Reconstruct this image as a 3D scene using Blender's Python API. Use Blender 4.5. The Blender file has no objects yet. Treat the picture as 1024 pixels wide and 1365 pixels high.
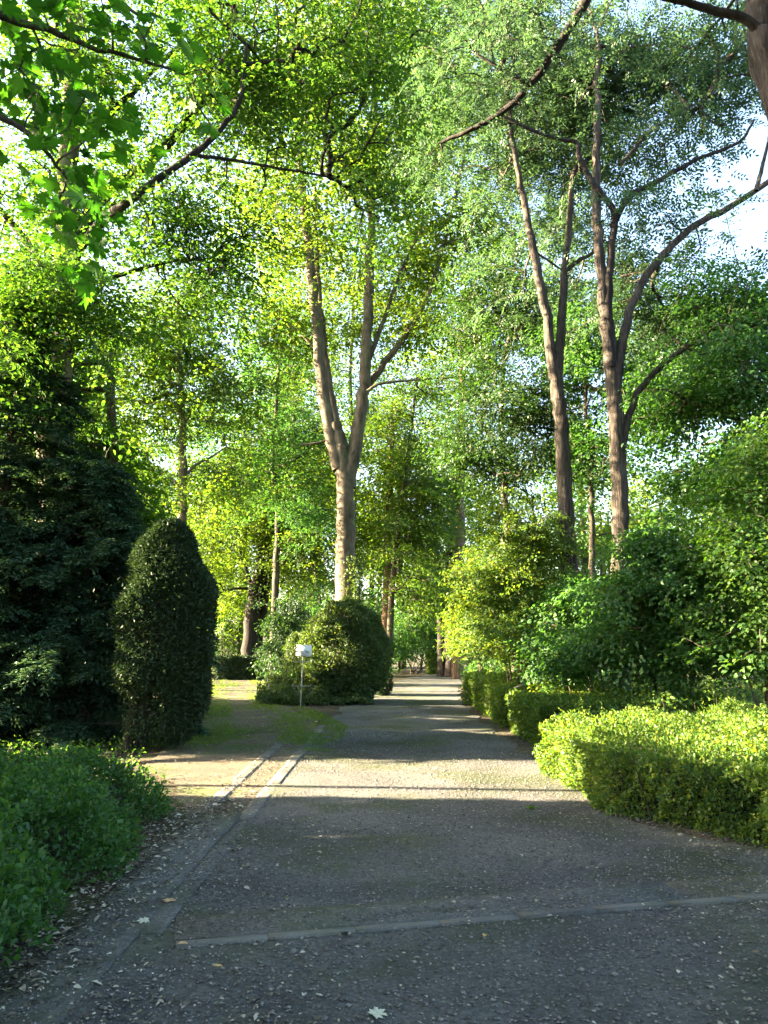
import bpy, math
import numpy as np
from math import radians, sin, cos, pi

rng = np.random.default_rng(7)
col = bpy.context.scene.collection
scn = bpy.context.scene

# ------------------------------------------------------------------ camera frame
F = 1031.0
PITCH = radians(10.2)
CAMZ = 1.6

def W(px, py, Y):
    """point of the scene seen at picture position (px,py) and standing Y metres ahead"""
    u = -(py - 682.5) / F
    yw = cos(PITCH) - sin(PITCH) * u
    zw = sin(PITCH) + cos(PITCH) * u
    d = Y / yw
    return np.array([(px - 512) / F * d, Y, CAMZ + zw * d])

def scale_at(px, py, Y):
    u = -(py - 682.5) / F
    return Y / (cos(PITCH) - sin(PITCH) * u) / F      # metres per picture pixel

def base_at(px, Y):
    """ground point under picture column px (taken at eye level) Y metres ahead"""
    p = W(px, 868, Y)
    return np.array([p[0], Y, 0.0])

# ------------------------------------------------------------------ object helpers
def tag(o, label=None, cat=None, group=None, kind=None):
    if label: o['label'] = label
    if cat: o['category'] = cat
    if group: o['group'] = group
    if kind: o['kind'] = kind
    return o

def empty(name, loc, label, cat, group=None):
    o = bpy.data.objects.new(name, None)
    o.empty_display_size = 0.3
    col.objects.link(o)
    o.location = tuple(loc)
    return tag(o, label, cat, group)

def build(name, blocks, mats, parent=None, smooth=False):
    """blocks: list of (verts(N,3), faces(M,k), material index) -> one mesh object"""
    nv = sum(len(b[0]) for b in blocks)
    nf = sum(len(b[1]) for b in blocks)
    nl = sum(b[1].size for b in blocks)
    me = bpy.data.meshes.new(name)
    me.vertices.add(nv); me.loops.add(nl); me.polygons.add(nf)
    V = np.concatenate([np.asarray(b[0], np.float32).reshape(-1, 3) for b in blocks])
    me.vertices.foreach_set('co', V.ravel())
    off = 0; lv = []; ls = []; lt = []; mi = []; pos = 0
    for v, f, m in blocks:
        f = np.asarray(f, np.int64)
        lv.append((f + off).ravel())
        k = f.shape[1]
        ls.append(pos + np.arange(len(f)) * k)
        lt.append(np.full(len(f), k))
        mi.append(np.full(len(f), m))
        pos += f.size; off += len(v)
    me.loops.foreach_set('vertex_index', np.concatenate(lv).astype(np.int32))
    me.polygons.foreach_set('loop_start', np.concatenate(ls).astype(np.int32))
    me.polygons.foreach_set('material_index', np.concatenate(mi).astype(np.int32))
    if smooth:
        me.polygons.foreach_set('use_smooth', np.ones(nf, bool))
    for m in (mats if isinstance(mats, (list, tuple)) else [mats]):
        me.materials.append(m)
    me.update(calc_edges=True)
    o = bpy.data.objects.new(name, me)
    col.objects.link(o)
    if parent is not None:
        o.parent = parent
    return o

def unit(v):
    v = np.asarray(v, float)
    return v / np.maximum(np.linalg.norm(v, axis=-1, keepdims=True), 1e-9)

def rnd(n, s=1.0):
    return rng.normal(0, s, (n, 3))

def field(p, seed, scale):
    """smooth pseudo-random field, about -1..1"""
    r = np.random.default_rng(seed)
    p = np.asarray(p, float)
    out = np.zeros(len(p))
    for i in range(7):
        k = r.normal(0, 1, 3) / scale
        out += np.sin(p @ k * 2.2 + r.uniform(0, 6.28))
    return out / 3.0

def spline(pts, n):
    P = np.asarray(pts, float)
    if len(P) == 2:
        t = np.linspace(0, 1, n)[:, None]
        return P[0] * (1 - t) + P[1] * t
    E = np.vstack([2 * P[0] - P[1], P, 2 * P[-1] - P[-2]])
    t = np.linspace(0, len(P) - 1 - 1e-6, n)
    i = t.astype(int); f = (t - i)[:, None]
    p0, p1, p2, p3 = E[i], E[i + 1], E[i + 2], E[i + 3]
    return 0.5 * (2 * p1 + (p2 - p0) * f + (2 * p0 - 5 * p1 + 4 * p2 - p3) * f ** 2 + (3 * p1 - p0 - 3 * p2 + p3) * f ** 3)

def tubes(P, R, sides, wob=0.0, seed=0):
    """P (M,K,3) centre lines, R (M,K) radii -> verts, quads"""
    M, K, _ = P.shape
    T = unit(np.gradient(P, axis=1))
    ref = np.where(np.abs(T[:, :1, 2:3]) > 0.8, np.array([[[1., 0, 0]]]), np.array([[[0, 0, 1.]]]))
    ref = np.broadcast_to(ref, T.shape)
    A = unit(np.cross(T, ref)); B = np.cross(T, A)
    a = np.linspace(0, 2 * pi, sides, endpoint=False)
    rr = R[:, :, None] * np.ones(sides)
    if wob:
        z = np.linspace(0, K * 0.35, K)[None, :, None]
        rr = rr * (1 + wob * (np.sin(a * 3 + z * 1.3 + seed) + 0.7 * np.sin(a * 5 - z * 2.1 + seed * 2) + 0.5 * np.sin(a * 2 + z * 3.7 + seed)))
    V = P[:, :, None, :] + rr[..., None] * (np.cos(a)[:, None] * A[:, :, None, :] + np.sin(a)[:, None] * B[:, :, None, :])
    idx = np.arange(M * K * sides).reshape(M, K, sides)
    q = np.stack([idx[:, :-1], np.roll(idx, -1, 2)[:, :-1], np.roll(idx, -1, 2)[:, 1:], idx[:, 1:]], -1)
    return V.reshape(-1, 3), q.reshape(-1, 4)

# ------------------------------------------------------------------ leaves
def kites(P, D, N, L, Wd, fold=0.18, droop=0.12):
    D = unit(D)
    S = unit(np.cross(D, N)); N = np.cross(S, D)
    L = np.broadcast_to(L, (len(P),))[:, None]; Wd = np.broadcast_to(Wd, (len(P),))[:, None]
    a = P
    m = P + 0.42 * L * D
    b = m + 0.5 * Wd * S + fold * Wd * N
    d = m - 0.5 * Wd * S + fold * Wd * N
    c = P + L * D - droop * L * N
    V = np.stack([a, b, c, d], 1).reshape(-1, 3)
    return V, np.arange(len(P) * 4).reshape(-1, 4)

def hexleaves(P, D, N, L, Wd, fold=0.16, droop=0.2):
    """rounder leaves: two quads meeting on the midrib"""
    D = unit(D); S = unit(np.cross(D, N)); N = np.cross(S, D)
    L = np.broadcast_to(L, (len(P),))[:, None]; Wd = np.broadcast_to(Wd, (len(P),))[:, None]
    a = P
    t = P + L * D - droop * L * N
    m = P + 0.5 * L * D + 0.03 * L * N
    b1 = P + 0.33 * L * D + 0.5 * Wd * S + fold * Wd * N
    b2 = P + 0.72 * L * D + 0.36 * Wd * S + (fold * Wd - 0.08 * L) * N
    d1 = P + 0.33 * L * D - 0.5 * Wd * S + fold * Wd * N
    d2 = P + 0.72 * L * D - 0.36 * Wd * S + (fold * Wd - 0.08 * L) * N
    V = np.stack([a, b1, b2, t, d2, d1, m], 1).reshape(-1, 3)
    i = np.arange(len(P))[:, None] * 7
    q = np.concatenate([i + np.array([[0, 1, 2, 6]]), i + np.array([[6, 2, 3, 4]]), i + np.array([[0, 6, 4, 5]])])
    return V, q

def pinnate(P, D, N, L, leaflets=9):
    """locust leaves: a stalk carrying paired leaflets"""
    D = unit(D); S = unit(np.cross(D, N)); N = np.cross(S, D)
    n = len(P)
    L = np.broadcast_to(L, (n,))
    vs = []; fs = []; o = 0
    for i in range(leaflets):
        t = 0.15 + 0.85 * i / (leaflets - 1)
        side = 0 if i == leaflets - 1 else (1 if i % 2 else -1)
        p = P + (t * L)[:, None] * D - (0.22 * t * t * L)[:, None] * N
        d = D * (1.0 if side == 0 else 0.45) + S * side + rnd(n, 0.16)
        v, f = kites(p, d, N + rnd(n, 0.25), L * 0.28, L * 0.125)
        vs.append(v); fs.append(f + o); o += len(v)
    return np.concatenate(vs), np.concatenate(fs)

MAPLE = np.array([(0, 0), (.10, .02), (.42, -.08), (.36, .10), (.60, .30), (.40, .34), (.33, .46), (.62, .72), (.44, .70), (.36, .80), (.17, .62), (.16, .82), (.07, .90), (0, 1.12),
                  (-.07, .90), (-.16, .82), (-.17, .62), (-.36, .80), (-.44, .70), (-.62, .72), (-.33, .46), (-.40, .34), (-.60, .30), (-.36, .10), (-.42, -.08), (-.10, .02)])

def maples(P, D, N, L):
    D = unit(D); S = unit(np.cross(D, N)); N = np.cross(S, D)
    L = np.broadcast_to(L, (len(P),))[:, None, None]
    x = MAPLE[None, :, 0:1]; y = MAPLE[None, :, 1:2]
    curl = -0.12 * (x * x * 1.5 + (y - .3) ** 2) + 0.05 * np.abs(x)
    V = P[:, None] + L * (x * S[:, None] + y * D[:, None] + curl * N[:, None])
    k = len(MAPLE)
    i = np.arange(len(P))[:, None] * k
    h = 13                                         # tip index: each half is a fan about the stalk end
    faces = []
    for s in range(1, k - 1):
        faces.append(np.concatenate([i, i + s, i + s + 1], 1))
    return V.reshape(-1, 3), np.concatenate(faces)

def sprays(C, O, n, r, size, kind='kite', flat=0.16, tilt=0.5, aspect=0.55, up=1.0, outn=0.35, droop=0.18):
    """n leaves on each of the flattish sprays centred on C and growing along O"""
    s = len(C)
    C = np.repeat(C, n, 0); O = np.repeat(unit(O), n, 0)
    r = np.repeat(np.broadcast_to(r, (s,)), n)
    tot = len(C)
    S = unit(np.cross(O, np.array([0, 0, 1.]) + rnd(tot, .02)))
    Nn = np.array([0, 0, up]) + outn * O + np.repeat(rnd(s, .25), n, 0)
    Nn = unit(Nn)
    U = unit(O - (np.sum(O * Nn, 1))[:, None] * Nn)
    S = np.cross(Nn, U)
    q = np.sqrt(rng.uniform(0, 1, tot)); a = rng.uniform(0, 2 * pi, tot)
    u = q * np.cos(a); v = q * np.sin(a) * 0.8
    # leaves sit along a few twigs of the spray
    v = v * 0.55 + 0.45 * np.round(v * 3) / 3
    P = C + (u * r)[:, None] * U + (v * r)[:, None] * S + (rng.normal(0, flat, tot) * r - droop * (u * .5 + .5) ** 2 * r)[:, None] * Nn
    D = 0.7 * U + (np.sign(v + rng.normal(0, .2, tot)) * 0.6)[:, None] * S + rnd(tot, .35)
    N = Nn + rnd(tot, tilt)
    L = size * rng.uniform(.65, 1.25, tot)
    if kind == 'kite': return kites(P, D, N, L, L * aspect)
    if kind == 'hex': return hexleaves(P, D, N, L, L * aspect)
    if kind == 'pinnate': return pinnate(P, D, N, L)
    if kind == 'maple': return maples(P, D, N, L)

# ------------------------------------------------------------------ materials
def nodes_of(name):
    m = bpy.data.materials.new(name); m.use_nodes = True
    nt = m.node_tree; nt.nodes.clear()
    out = nt.nodes.new('ShaderNodeOutputMaterial')
    return m, nt, out

def N_(nt, t, **kw):
    n = nt.nodes.new(t)
    for k, v in kw.items(): setattr(n, k, v)
    return n

def ramp(nt, fac, stops):
    r = N_(nt, 'ShaderNodeValToRGB')
    el = r.color_ramp.elements
    while len(el) < len(stops): el.new(0.5)
    for e, (p, c) in zip(el, stops):
        e.position = p; e.color = (*c, 1)
    nt.links.new(fac, r.inputs[0])
    return r.outputs[0]

LEAF = dict(beech_leaf=.74, dark_broad_leaf=.9, hazel_leaf=.64, shade_leaf=.9, locust_leaf=.66, maple_leaf=.68, hedge_leaf=.95, cover_leaf=.7, litter_leaf=.72, conifer_leaf=1.5, yew_leaf=.95, ivy_leaf=1.0, grass_blade=1.0)
def leaf_mat(name, dark, mid, light, trans=0.45, tcol=None, gloss=0.02, rough=0.55):
    m, nt, out = nodes_of(name)
    geo = N_(nt, 'ShaderNodeNewGeometry')
    dark, mid, light = [tuple(LEAF.get(name, .72) * x for x in q) for q in (dark, mid, light)]
    c = ramp(nt, geo.outputs['Random Per Island'], [(0, dark), (.5, mid), (1, light)])
    df = N_(nt, 'ShaderNodeBsdfDiffuse'); nt.links.new(c, df.inputs[0])
    tr = N_(nt, 'ShaderNodeBsdfTranslucent')
    mul = N_(nt, 'ShaderNodeMix', data_type='RGBA', blend_type='MULTIPLY')
    mul.inputs['Factor'].default_value = 1
    nt.links.new(c, mul.inputs['A']); mul.inputs['B'].default_value = (*(tcol or (3.0, 2.45, .85)), 1)
    nt.links.new(mul.outputs['Result'], tr.inputs[0])
    mx = N_(nt, 'ShaderNodeMixShader'); mx.inputs[0].default_value = trans
    nt.links.new(df.outputs[0], mx.inputs[1]); nt.links.new(tr.outputs[0], mx.inputs[2])
    gl = N_(nt, 'ShaderNodeBsdfGlossy'); gl.inputs['Roughness'].default_value = rough
    gl.inputs['Color'].default_value = (.9, .95, 1, 1)
    m2 = N_(nt, 'ShaderNodeMixShader'); m2.inputs[0].default_value = gloss
    nt.links.new(mx.outputs[0], m2.inputs[1]); nt.links.new(gl.outputs[0], m2.inputs[2])
    nt.links.new(m2.outputs[0], out.inputs[0])
    return m

def bark_mat(name, c1, c2, c3, stretch=0.12, scale=9, bump=0.6, moss=None, mosscover=.5):
    m, nt, out = nodes_of(name)
    tc = N_(nt, 'ShaderNodeTexCoord')
    mp = N_(nt, 'ShaderNodeMapping'); mp.inputs['Scale'].default_value = (1, 1, stretch)
    nt.links.new(tc.outputs['Object'], mp.inputs[0])
    n1 = N_(nt, 'ShaderNodeTexNoise'); n1.inputs['Scale'].default_value = scale; n1.inputs['Detail'].default_value = 6; n1.inputs['Roughness'].default_value = .65
    nt.links.new(mp.outputs[0], n1.inputs[0])
    n2 = N_(nt, 'ShaderNodeTexNoise'); n2.inputs['Scale'].default_value = 1.3; n2.inputs['Detail'].default_value = 4
    nt.links.new(tc.outputs['Object'], n2.inputs[0])
    c = ramp(nt, n1.outputs[0], [(.30, c1), (.5, c2), (.72, c3)])
    if moss:
        mx = N_(nt, 'ShaderNodeMix', data_type='RGBA')
        f = ramp(nt, n2.outputs[0], [(mosscover, (0, 0, 0)), (mosscover + .16, (.8, .8, .8))])
        nt.links.new(f, mx.inputs['Factor']); nt.links.new(c, mx.inputs['A']); mx.inputs['B'].default_value = (*moss, 1)
        c = mx.outputs['Result']
    n5 = N_(nt, 'ShaderNodeTexNoise'); n5.inputs['Scale'].default_value = 2.2; n5.inputs['Detail'].default_value = 7; n5.inputs['Roughness'].default_value = .7; n5.inputs['Distortion'].default_value = .8
    mp2 = N_(nt, 'ShaderNodeMapping'); mp2.inputs['Scale'].default_value = (1.6, 1.6, .45); nt.links.new(tc.outputs['Object'], mp2.inputs[0]); nt.links.new(mp2.outputs[0], n5.inputs[0])
    tone = ramp(nt, n5.outputs[0], [(.36, (.45, .43, .42)), (.5, (.95, .95, .95)), (.66, (1.3, 1.28, 1.22))])
    mt = N_(nt, 'ShaderNodeMix', data_type='RGBA', blend_type='MULTIPLY'); mt.inputs['Factor'].default_value = 1
    nt.links.new(c, mt.inputs['A']); nt.links.new(tone, mt.inputs['B']); c = mt.outputs['Result']
    b = N_(nt, 'ShaderNodeBsdfPrincipled'); b.inputs['Roughness'].default_value = .88
    b.inputs['Specular IOR Level'].default_value = .2
    nt.links.new(c, b.inputs['Base Color'])
    bp = N_(nt, 'ShaderNodeBump'); bp.inputs['Strength'].default_value = bump; bp.inputs['Distance'].default_value = .04
    nt.links.new(n1.outputs[0], bp.inputs['Height']); nt.links.new(bp.outputs[0], b.inputs['Normal'])
    nt.links.new(b.outputs[0], out.inputs[0])
    return m

def ground_mat(name, stops, speck=None, fine=90, coarse=.9, bump=.5, tint=None, tintpos=.52, rough=.95, bdist=.02, tscale=.7):
    m, nt, out = nodes_of(name)
    tc = N_(nt, 'ShaderNodeTexCoord')
    n1 = N_(nt, 'ShaderNodeTexNoise'); n1.inputs['Scale'].default_value = fine; n1.inputs['Detail'].default_value = 5; n1.inputs['Roughness'].default_value = .7
    n2 = N_(nt, 'ShaderNodeTexNoise'); n2.inputs['Scale'].default_value = coarse; n2.inputs['Detail'].default_value = 5
    for n in (n1, n2): nt.links.new(tc.outputs['Object'], n.inputs[0])
    ad = N_(nt, 'ShaderNodeMath', operation='MULTIPLY_ADD'); ad.inputs[1].default_value = .55
    nt.links.new(n1.outputs[0], ad.inputs[0])
    sc = N_(nt, 'ShaderNodeMath', operation='MULTIPLY'); sc.inputs[1].default_value = .45
    nt.links.new(n2.outputs[0], sc.inputs[0]); nt.links.new(sc.outputs[0], ad.inputs[2])
    c = ramp(nt, ad.outputs[0], stops)
    if speck:
        vo = N_(nt, 'ShaderNodeTexVoronoi'); vo.inputs['Scale'].default_value = 55
        nt.links.new(tc.outputs['Object'], vo.inputs[0])
        wn = N_(nt, 'ShaderNodeTexWhiteNoise'); nt.links.new(vo.outputs['Color'], wn.inputs[0])
        sp = ramp(nt, wn.outputs[0], [(.0, tuple(.55 * x for x in speck)), (.6, speck), (1, tuple(min(1, 1.9 * x) for x in speck))])
        mx = N_(nt, 'ShaderNodeMix', data_type='RGBA'); mx.inputs['Factor'].default_value = .45
        nt.links.new(c, mx.inputs['A']); nt.links.new(sp, mx.inputs['B']); c = mx.outputs['Result']
    if tint:
        n3 = N_(nt, 'ShaderNodeTexNoise'); n3.inputs['Scale'].default_value = tscale; n3.inputs['Detail'].default_value = 6; n3.inputs['Roughness'].default_value = .62
        nt.links.new(tc.outputs['Object'], n3.inputs[0])
        f = ramp(nt, n3.outputs[0], [(tintpos, (0, 0, 0)), (tintpos + .14, (.85, .85, .85))])
        mx = N_(nt, 'ShaderNodeMix', data_type='RGBA')
        nt.links.new(f, mx.inputs['Factor']); nt.links.new(c, mx.inputs['A']); mx.inputs['B'].default_value = (*tint, 1); c = mx.outputs['Result']
    n4 = N_(nt, 'ShaderNodeTexNoise'); n4.inputs['Scale'].default_value = .42; n4.inputs['Detail'].default_value = 7; n4.inputs['Roughness'].default_value = .68; n4.inputs['Distortion'].default_value = .6
    nt.links.new(tc.outputs['Object'], n4.inputs[0])
    tone = ramp(nt, n4.outputs[0], [(.36, (.62, .62, .66)), (.5, (.95, .95, .97)), (.66, (1.25, 1.2, 1.12))])
    mt = N_(nt, 'ShaderNodeMix', data_type='RGBA', blend_type='MULTIPLY'); mt.inputs['Factor'].default_value = 1
    nt.links.new(c, mt.inputs['A']); nt.links.new(tone, mt.inputs['B']); c = mt.outputs['Result']
    b = N_(nt, 'ShaderNodeBsdfPrincipled'); b.inputs['Roughness'].default_value = rough
    b.inputs['Specular IOR Level'].default_value = .25
    nt.links.new(c, b.inputs['Base Color'])
    bp = N_(nt, 'ShaderNodeBump'); bp.inputs['Strength'].default_value = bump; bp.inputs['Distance'].default_value = bdist
    nt.links.new(n1.outputs[0], bp.inputs['Height']); nt.links.new(bp.outputs[0], b.inputs['Normal'])
    nt.links.new(b.outputs[0], out.inputs[0])
    return m

def plain_mat(name, color, rough=.5, metal=0., var=.25, scale=20):
    m, nt, out = nodes_of(name)
    tc = N_(nt, 'ShaderNodeTexCoord')
    n1 = N_(nt, 'ShaderNodeTexNoise'); n1.inputs['Scale'].default_value = scale; n1.inputs['Detail'].default_value = 5
    nt.links.new(tc.outputs['Object'], n1.inputs[0])
    c = ramp(nt, n1.outputs[0], [(.3, tuple(x * (1 - var) for x in color)), (.7, tuple(min(1, x * (1 + var)) for x in color))])
    b = N_(nt, 'ShaderNodeBsdfPrincipled'); b.inputs['Roughness'].default_value = rough; b.inputs['Metallic'].default_value = metal
    nt.links.new(c, b.inputs['Base Color']); nt.links.new(b.outputs[0], out.inputs[0])
    return m

M = {}
M['beech_leaf'] = leaf_mat('beech_leaf', (.045, .105, .016), (.062, .135, .02), (.10, .16, .022), .5)
M['oak_leaf'] = leaf_mat('dark_broad_leaf', (.03, .085, .014), (.045, .11, .018), (.075, .13, .02), .45, (2.3, 2.35, .8))
M['hazel_leaf'] = leaf_mat('hazel_leaf', (.045, .115, .018), (.068, .15, .022), (.115, .18, .025), .5, (2.6, 2.4, .85))
M['shade_leaf'] = leaf_mat('shade_leaf', (.03, .085, .02), (.042, .11, .026), (.06, .13, .03), .42, (2.0, 2.2, .9))
M['locust_leaf'] = leaf_mat('locust_leaf', (.05, .11, .055), (.065, .13, .065), (.09, .15, .055), .42, (1.6, 1.7, 1.1))
M['maple_leaf'] = leaf_mat('maple_leaf', (.03, .10, .012), (.04, .12, .014), (.055, .14, .016), .55, (2.2, 2.8, .8), .02)
M['holly_leaf'] = leaf_mat('holly_leaf', (.018, .052, .014), (.028, .072, .018), (.05, .10, .022), .3, (2.2, 2.3, .8), .03)
M['yew_leaf'] = leaf_mat('yew_leaf', (.014, .03, .013), (.02, .042, .016), (.032, .055, .02), .15, (2, 2, 1), .018)
M['conifer_leaf'] = leaf_mat('conifer_leaf', (.018, .04, .024), (.024, .052, .03), (.04, .07, .034), .15, (2, 2, 1), .02)
M['box_leaf'] = leaf_mat('hedge_leaf', (.026, .075, .012), (.058, .125, .018), (.12, .165, .025), .42, (2.8, 2.3, .8), .02)
M['cover_leaf'] = leaf_mat('cover_leaf', (.02, .075, .016), (.042, .125, .026), (.08, .17, .034), .4, (2.2, 2.3, .8), .02)
M['ivy_leaf'] = leaf_mat('ivy_leaf', (.025, .06, .015), (.04, .085, .02), (.075, .11, .025), .3, None, .035)
M['dead_leaf'] = leaf_mat('dead_leaf', (.06, .04, .024), (.16, .105, .06), (.34, .26, .15), .25, (1.3, 1.1, .8))
M['litter_leaf'] = leaf_mat('litter_leaf', (.05, .04, .03), (.16, .135, .10), (.58, .54, .45), .1, (1.2, 1.1, .9))
M['grass_blade'] = leaf_mat('grass_blade', (.04, .10, .012), (.065, .13, .016), (.10, .16, .02), .4)
M['beech_bark'] = bark_mat('beech_bark', (.06, .050, .039), (.105, .088, .068), (.165, .14, .11), .5, 5, .25, (.12, .14, .07), .58)
M['locust_bark'] = bark_mat('locust_bark', (.018, .015, .013), (.055, .046, .040), (.115, .098, .086), .10, 24, 1.0)
M['dark_bark'] = bark_mat('dark_bark', (.025, .02, .016), (.06, .05, .04), (.11, .095, .075), .15, 14, .8, (.05, .065, .025), .55)
M['oak_bark'] = bark_mat('oak_bark', (.06, .05, .036), (.12, .10, .072), (.19, .16, .115), .2, 12, .8, (.09, .11, .05), .55)
M['pine_bark'] = bark_mat('pine_bark', (.08, .05, .035), (.16, .10, .072), (.26, .18, .135), .25, 10, .8)
M['twig'] = bark_mat('twig_bark', (.04, .032, .024), (.08, .065, .05), (.14, .12, .09), .5, 10, .2)
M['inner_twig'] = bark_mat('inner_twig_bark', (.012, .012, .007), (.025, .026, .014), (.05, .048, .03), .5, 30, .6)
M['grey_bark'] = bark_mat('grey_bark', (.014, .012, .013), (.04, .035, .036), (.085, .075, .075), .10, 24, 1.0)
M['black_bark'] = bark_mat('black_bark', (.010, .008, .008), (.022, .018, .018), (.045, .038, .036), .15, 14, .8)  # silhouette darkness of limbs and far trunks is put into this bark colour
M['pale_twig'] = bark_mat('pale_twig_bark', (.16, .13, .10), (.26, .22, .17), (.38, .33, .27), .5, 10, .2)

# ------------------------------------------------------------------ trees
def lobe_points(lobes, seed, gap=-0.35, gscale=1.6, shell=0.45):
    """centres of leafy sprays inside a union of ellipsoids, with noisy gaps"""
    out = []; dirs = []
    for c, r, n in lobes:
        c = np.asarray(c); r = np.asarray(r, float)
        got = []; 
        k = int(n * 3) + 20
        d = unit(rnd(k)); q = rng.uniform(0, 1, k) ** shell * rng.choice([1.0, 1.0, 1.18, 1.42], k)
        p = c + d * q[:, None] * r * (1 + .42 * field(d * 2, seed + 3, .7))[:, None]
        f = field(p, seed, gscale)
        p = p[f > gap][:n]
        out.append(p)
        dirs.append(unit((p - c) / r))
    return np.concatenate(out), np.concatenate(dirs)

def network(nodes, C, seed, tip=0.008, K=5, maxr=0.10, sides=4, attract=.35, sag=.06):
    """greedy branching from existing wood (nodes) to every spray centre; returns tubes and end directions"""
    nodes = np.asarray(nodes, float)
    d0 = np.array([np.min(np.linalg.norm(nodes - c, axis=1)) for c in C])
    order = np.argsort(d0)
    NP = np.zeros((len(nodes) + len(C) * (K - 1), 3)); NL = np.zeros(len(NP)); own = np.full(len(NP), -1)
    NP[:len(nodes)] = nodes; cnt = len(nodes)
    curves = np.zeros((len(C), K, 3)); par = np.full(len(C), -1)
    r_ = np.random.default_rng(seed)
    for j in order:
        c = C[j]
        dv = c - NP[:cnt]; dist = np.linalg.norm(dv, axis=1)
        cost = dist + attract * NL[:cnt] + np.where(dv[:, 2] < -0.3, 0.25 * dist, 0)
        i = int(np.argmin(cost)); p = NP[i]
        t = np.linspace(0, 1, K)[:, None]
        L = dist[i]
        mid = r_.normal(0, .07, 3) * L + np.array([0, 0, sag * L])
        cur = p * (1 - t) + c * t + 4 * t * (1 - t) * mid + r_.normal(0, .015, (K, 3)) * L * (t > 0) * (t < 1)
        curves[j] = cur; par[j] = own[i]
        NP[cnt:cnt + K - 1] = cur[1:]; NL[cnt:cnt + K - 1] = NL[i] + L * np.linspace(1 / (K - 1), 1, K - 1)
        own[cnt:cnt + K - 1] = j; cnt += K - 1
    w = np.ones(len(C))
    for j in order[::-1]:
        if par[j] >= 0: w[par[j]] += w[j]
    r0 = np.minimum(tip * 1.5 * w ** .5, maxr)
    r1 = np.minimum(tip * np.maximum(w - 1, .3) ** .5, maxr)
    R = r0[:, None] * (1 - np.linspace(0, 1, K)) + np.minimum(r1, r0)[:, None] * np.linspace(0, 1, K)
    v, f = tubes(curves, R, sides)
    return v, f, curves[:, -1] - curves[:, -2]

def limb_tube(pts, r0, r1, sides=14, n=26, wob=.03, seed=0, flare=0.0, power=1.0):
    P = spline(pts, n)
    seg = np.linalg.norm(np.diff(P, axis=0), axis=1).mean()
    P[1:-1] += np.random.default_rng(seed).normal(0, .06 * min(seg, .5), (n - 2, 3)) * np.array([1, 1, .3])
    t = np.linspace(0, 1, n) ** power
    R = r0 * (1 - t) + r1 * t
    if flare:
        h = P[:, 2] - P[0, 2]
        R = R * (1 + flare * np.exp(-h / .45))
    v, f = tubes(P[None], R[None], sides, wob, seed)
    return v, f, P

def tree(name, label, cat, base, stems, lobes, leaf, bark, leafcfg, seed, group=None, wood_from=.25, net=None, crown_name='crown', limb_bark=None):
    """stems: list of (points, r0, r1, opts); the first is the trunk, others are limbs"""
    base = np.asarray(base, float)
    root = empty(name, base, label, cat, group)
    nodes = []
    for i, st in enumerate(stems):
        pts, r0, r1 = st[:3]; o = st[3] if len(st) > 3 else {}
        v, f, P = limb_tube(pts, r0, r1, seed=seed * 13 + i, **{k: x for k, x in o.items() if k not in ('nm', 'bm')})
        build('trunk' if i == 0 else o.get('nm', 'limb'), [(v - base, f, 0)], M[o['bm']] if 'bm' in o else (bark if i == 0 or limb_bark is None else limb_bark), root, True)
        nodes.append(P[int(len(P) * (wood_from if i == 0 else .15)):])
    if lobes:
        C, O = lobe_points(lobes, seed, leafcfg.get('gap', -.35), leafcfg.get('gscale', 1.6), leafcfg.get('shell', .45))
        v, f, ends = network(np.concatenate(nodes), C, seed, **(net or {}))
        wood = (v - base, f, 1)
        O2 = unit(unit(ends) + .7 * O + rnd(len(C), .2) + np.array([0, 0, leafcfg.get('lift', -.1)]))
        v, f = sprays(C, O2, leafcfg['n'], leafcfg['r'] * rng.uniform(.6, 1.35, len(C)), leafcfg['size'],
                      **{k: leafcfg[k] for k in ('kind', 'flat', 'tilt', 'aspect', 'up', 'outn', 'droop') if k in leafcfg})
        build(crown_name, [(v - base, f, 0), wood], [leaf, limb_bark or bark], root)
    return root

DENS = 2.1
def LB(px, py, Y, rx, ry, dep, n):
    s = scale_at(px, py, Y)
    return (W(px, py, Y), (rx * s * 1.08, dep, ry * s * 1.08), int(n * DENS))

def PX(Y, *pts):
    """picture polyline at distance Y (a third entry overrides the distance)"""
    return [W(p[0], p[1], p[2] if len(p) > 2 else Y) for p in pts]

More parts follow.
